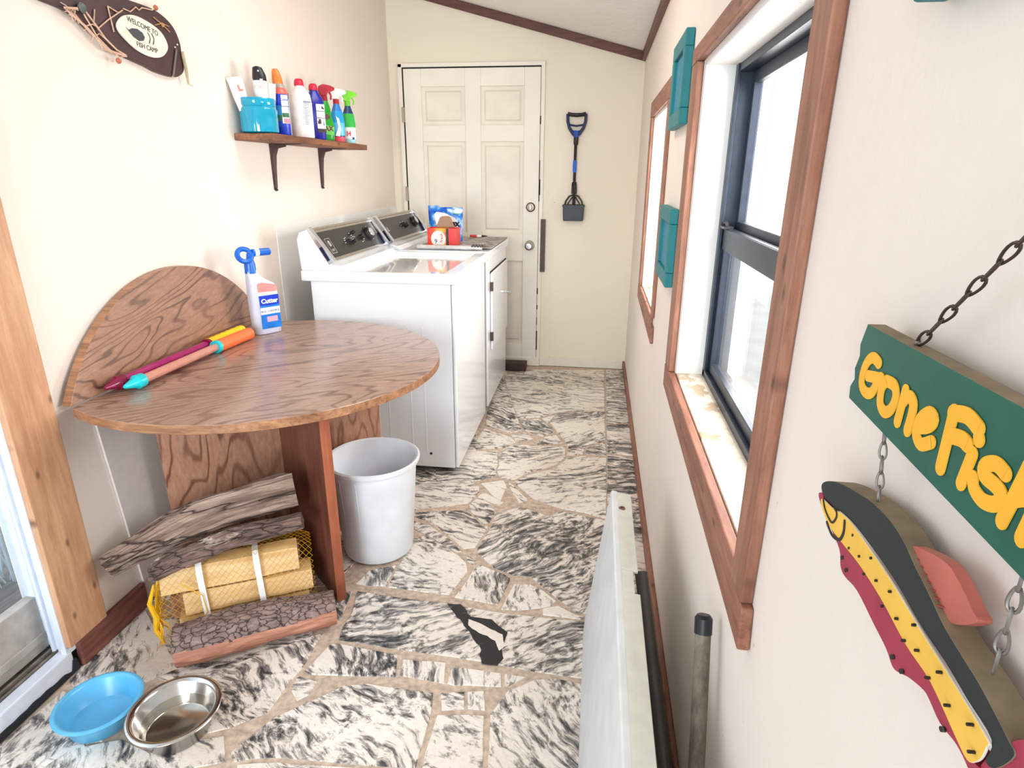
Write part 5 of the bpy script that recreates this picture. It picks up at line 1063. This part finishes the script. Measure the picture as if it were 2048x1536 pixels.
MB().prism([(X_-.060,1.120),(X_+.060,1.120),(X_+.060,1.124),(X_-.060,1.124)],fx2,YB-.064,YB-.061).build('moulded_ridge',M_black,sc_)
# =====================================================================
# RIGHT WALL: teal frames
# =====================================================================
def teal(label,y0,y1,z0,z1,par=None):
    t=thing('wall_frame',label,'picture frame',(XR,(y0+y1)/2,(z0+z1)/2),'teal frames on the window wall')
    a,b=XR-.026,XR-.0012; e=.045
    mb=MB(); mb.box((a,y0,z0),(b,y1,z0+e)).box((a,y0,z1-e),(b,y1,z1)).box((a,y0,z0+e),(b,y0+e,z1-e)).box((a,y1-e,z0+e),(b,y1,z1-e)); mb.build('frame_moulding',M_teal,t,bevel=.003)
    MB().box((b-.014,y0+e,z0+e),(b,y1-e,z1-e)).build('inner_board',M_teal2,t,bevel=.001); return t
teal('teal painted wooden frame between the windows, the upper of the pair',1.985,2.30,1.475,1.725)
teal('teal painted wooden frame between the windows, the lower of the pair',1.985,2.31,.995,1.235)
teal('teal painted wooden frame just entering at the top edge, above the fish sign',.20,.552,1.455,1.70)
# =====================================================================
# HANGING FISHING SIGN
# =====================================================================
sx0,sx1=.217,.2305
sg=thing('hanging_sign','dark green wooden sign board lettered Gone Fish in yellow, hung by a chain','sign',(.224,.35,1.19))
SB=[(.5085,1.2235),(.5150,1.205),(.5120,1.196),(.5165,1.184),(.5130,1.176),(.5185,1.168),(.5165,1.158),(.17,1.1405),(.165,1.226)]
brd=MB().prism(SB,onx,sx0,sx1).build('sign_board',[M_green,M_mdf],sg,bevel=.0006)
for p in brd.data.polygons:
    if p.normal.z>.6 and abs(p.normal.x)<.3: p.material_index=1
names_=['letter_g','letter_g_bar','letter_o','letter_n_stem','letter_n','letter_e','letter_f','letter_f_top','letter_f_bar','letter_i','dot','letter_s','letter_h','letter_h_arch']
L_={}
for nm,P in zip(names_,SIGN_T):
    key=nm.split('_')[1] if '_' in nm else 'i'
    L_.setdefault(key,MB()); stroke(L_[key],P,.0045 if key!='f' else .0050,sx0-.0005,sx0-.0011)
for k,mbb in L_.items(): mbb.build('letter_'+k,M_yellow,brd)
# chains
def chain(parent,A,B,n,mat,name='chain',sag=0,wire=.0011,lw=.0042):
    A,B=Vector(A),Vector(B); mb=MB(); L=(B-A).length/n
    for i in range(n):
        t0=i/n; c=A.lerp(B,(i+.5)/n); d=(B-A).normalized(); c.z-=sag*math.sin(PI*(i+.5)/n)
        side=d.cross(Vector((1,0,0))).normalized(); 
        side=(side*.80+Vector((1,0,0))*(.6 if i%2 else -.6)).normalized()
        hl_=L*.60; P=[]
        for k in range(16):
            th=2*PI*k/16; tw=.75+.25*math.cos(th)
            P.append(c+d*math.cos(th)*hl_+side*math.sin(th)*lw*tw)
        mb.tube(P,wire,6,closed=True)
    return mb.build(name,mat,parent,True)
M_ch=plain('dark_steel_chain','#54463f',.4,.7); M_ch2=plain('grey_steel_chain','#8d8883',.35,.7)
xm=.2235
chain(sg,(xm,.4425,1.2245),(xm,.345,1.322),9,M_ch,wire=.0010,lw=.0036)
hook=MB().tube([(xm,.4425,1.222),(xm+.002,.4445,1.226),(xm,.4425,1.230),(xm-.002,.4405,1.226)],.001,6,closed=True).tube([(xm,.4425,1.2215),(xm,.4425,1.216)],.0011,6).build('eye_hook',M_ch2,sg,True)
MB().tube([(XR-.0005,.343,1.322),(xm-.002,.345,1.322),(xm-.004,.345,1.328)],.0016,8).build('wall_nail',plain('white_nail','#e9e6e2',.4),sg,True)
fs_=thing('hanging_fish','painted wooden trout cut-out with black back and red belly, hung under the green sign','fish sign',(.224,.4,1.07),None)
chain(fs_,(xm,.4605,1.1545),(xm,.4468,1.099),5,M_ch2,wire=.0009,lw=.0034)
chain(fs_,(xm,.2955,1.1475),(xm,.2935,1.083),5,M_ch2,wire=.0010,lw=.0038)
M_fb=plain('black_green_paint','#1f2b2a',.55,var=.1); M_fr=plain('raspberry_paint','#a8324a',.5,var=.1); M_fy=plain('fish_yellow_paint','#f3c24e',.5,var=.04); M_ff=plain('salmon_fin_paint','#c06a5c',.55,var=.08)
xw=XR-.0015
def fishpart(name,P,x0,x1,mat,side=None,par=fs_):
    o=MB().prism(smooth_loop(P,4),onx,x0,x1).build(name,[mat,side or mat],par,bevel=.0005)
    for p in o.data.polygons:
        if abs(p.normal.x)<.5: p.material_index=1
    return o
fishpart('fish_back',FB,.217,.2355,M_fb,M_mdf); bl=fishpart('belly',FR,.2172,.2300,M_fr); fishpart('tail_fin',FT,.2180,.2310,M_fr); fishpart('dorsal_fin',FF,.2215,.2300,M_ff)
yl=fishpart('yellow_flank',FY,.2150,.2168,M_fy,plain('white_edge','#e8e4da',.5))
mb=MB()
for a,b in DOT: stroke(mb,[(a-.0003,b+.0004),(a+.0003,b-.0004)],.0009,.2149,.2145,n=8)
mb.build('black_spots',M_black,yl)
mb=MB(); stroke(mb,EY1,.0010,.2149,.2145); stroke(mb,EY2,.0013,.2149,.2145); stroke(mb,[EY1[-1],EY1[-1]],.0016,.2149,.2144) if False else None; mb.build('eye_lines',M_black,yl)
mb=MB()
for a,b in RD: stroke(mb,[(a-.001,b+.001),(a+.001,b-.001)],.0016,.2171,.2168)
mb.build('dark_blotch',M_black,bl)
fa,fb_=FF[0],FF[5]; mb=MB()
for k in range(8):
    t=(k+.5)/8; p=Vector(fa).lerp(Vector(FF[-1]),0)+ (Vector(FF[-2])-Vector(FF[0]))*t
    stroke(mb,[(p.x,p.y),(p.x-.006,p.y-.001+.003),],.0003,.2214,.2211,n=5); stroke(mb,[(p.x,p.y),(p.x-.004,p.y-.004)],.0003,.2214,.2211,n=5)
mb.build('scratched_rays',plain('fin_lines','#a04f44',.6),fs_)
# =====================================================================
# FOLDING TABLE ON EDGE, POLES
# =====================================================================
ft=thing('folding_table','white plastic folding table stored on its long edge beside the right wall','folding table',(.06,.95,0))
k_=math.atan((.077-.018)/.49); Fq=frame((.0185,0,.0005),(0,1,0),(math.sin(k_),0,math.cos(k_)))  # local x=+y, local y=up slope, z -> normal
nrm=Fq.to_3x3()@Vector((0,0,1)); sg_=1 if nrm.x>0 else -1
Hh=.4935; y0_,y1_=.34,1.575; rc=.055
rp=[]
for cx_,cy_,a0_ in ((y1_-rc,rc,-PI/2),(y1_-.02,Hh-.02,0),(y0_+.02,Hh-.02,PI/2),(y0_+rc,rc,PI)):
    rr=rc if cy_==rc else .02
    for q in range(7): a=a0_+PI/2*q/6; rp.append((cx_+rr*math.cos(a),cy_+rr*math.sin(a)))
FN=lambda a,b,c:Fq@Vector((a,b,sg_*c))
M_pl=plain('white_blow_moulded_plastic','#dfe4e4',.45,var=.05,scale=14,bmp=.0006)
tt=MB().prism(rp,FN,0,.018).build('tabletop',M_pl,ft,bevel=.004,seg=3)
mb=MB()
mb.box((y0_+.02,Hh-.008,.012*sg_),(1.12,Hh-.0005,.054*sg_),0,Fq).box((1.20,Hh-.008,.012*sg_),(y1_-.02,Hh-.0005,.054*sg_),0,Fq).box((1.12,Hh-.008,.012*sg_),(1.20,Hh-.001,.043*sg_),0,Fq).box((y1_-.008,.05,.012*sg_),(y1_-.0005,Hh-.01,.054*sg_),0,Fq).box((y0_+.0005,.05,.012*sg_),(y0_+.008,Hh-.01,.054*sg_),0,Fq).box((y0_+.05,.0005,.012*sg_),(y1_-.06,.008,.054*sg_),0,Fq)
mb.build('side_rim',plain('yellowed_rim_plastic','#dfe0d4',.45,var=.04),ft,bevel=.002)
P=Fq@Vector((1.47,Hh,.026*sg_)); MB().lathe([(0,0),(.009,0),(.008,.003),(.004,.003),(.004,.001),(0,.001)],P+Vector((0,0,-.001)),20).build('bolt',plain('rusty_bolt','#8a6a60',.4,.7),ft,True)
def pole(name,label,A,B,rad,mat,capmat=None):
    A,B=Vector(A),Vector(B); d=(B-A).normalized(); o=MB().tube([A,B],rad,20).build(name,mat,None,True,sharp=50); tag(o,label,'pole')
    if capmat: MB().tube([B-d*.022,B+d*.004,B+d*.010],[rad*1.12,rad*1.12,rad*.8],20).build('rubber_cap',capmat,o,True)
    return o
pole('grey_pole','weathered grey pole with a black end cap, leaning upright against the right wall',(.206,.64,.011),(.2165,.905,.605),.0135,wood('weathered_pole','#8d8474','#5b5142','z',1,.7),M_black)
pole('dark_tube','dark grey metal tube lying aslant between the folding table and the wall',(.222,1.02,.02),(.160,1.40,.34),.0165,plain('dark_grey_tube','#6f6d6a',.4,.4))
# =====================================================================
# OUTSIDE
# =====================================================================
S(box('trim_6',(XO+.0,-2,-.35),(9,9,-.3),plain('pale_ground','#e8e4da',.9,var=.08,scale=3))).name='ground_right'
S(box('deck',(-5,-2,-.17),(XL-.175,4,-.13),wood('grey_deck','#9c9892','#6f6b66','y',1,.8)))
gr=MB(); random.seed(12)
for k in range(70):
    a=random.uniform(-PI,PI); bx_,by_=-2.15+random.uniform(-.06,.06),1.55+random.uniform(-.15,.15); l=random.uniform(.25,.6)
    p0=Vector((bx_,by_,-.13)); p1=p0+Vector((math.cos(a)*l*.18,math.sin(a)*l*.18,l*.6)); p2=p0+Vector((math.cos(a)*l*.5,math.sin(a)*l*.5,l*.95))
    gr.tube([p0,p1,p2],[.004,.0035,.0008],4)
tag(gr.build('ornamental_grass',plain('pale_blue_grass','#cfdfe6',.6),None,True),'pale spiky grass clump outside the glass door at the lower left','plant')
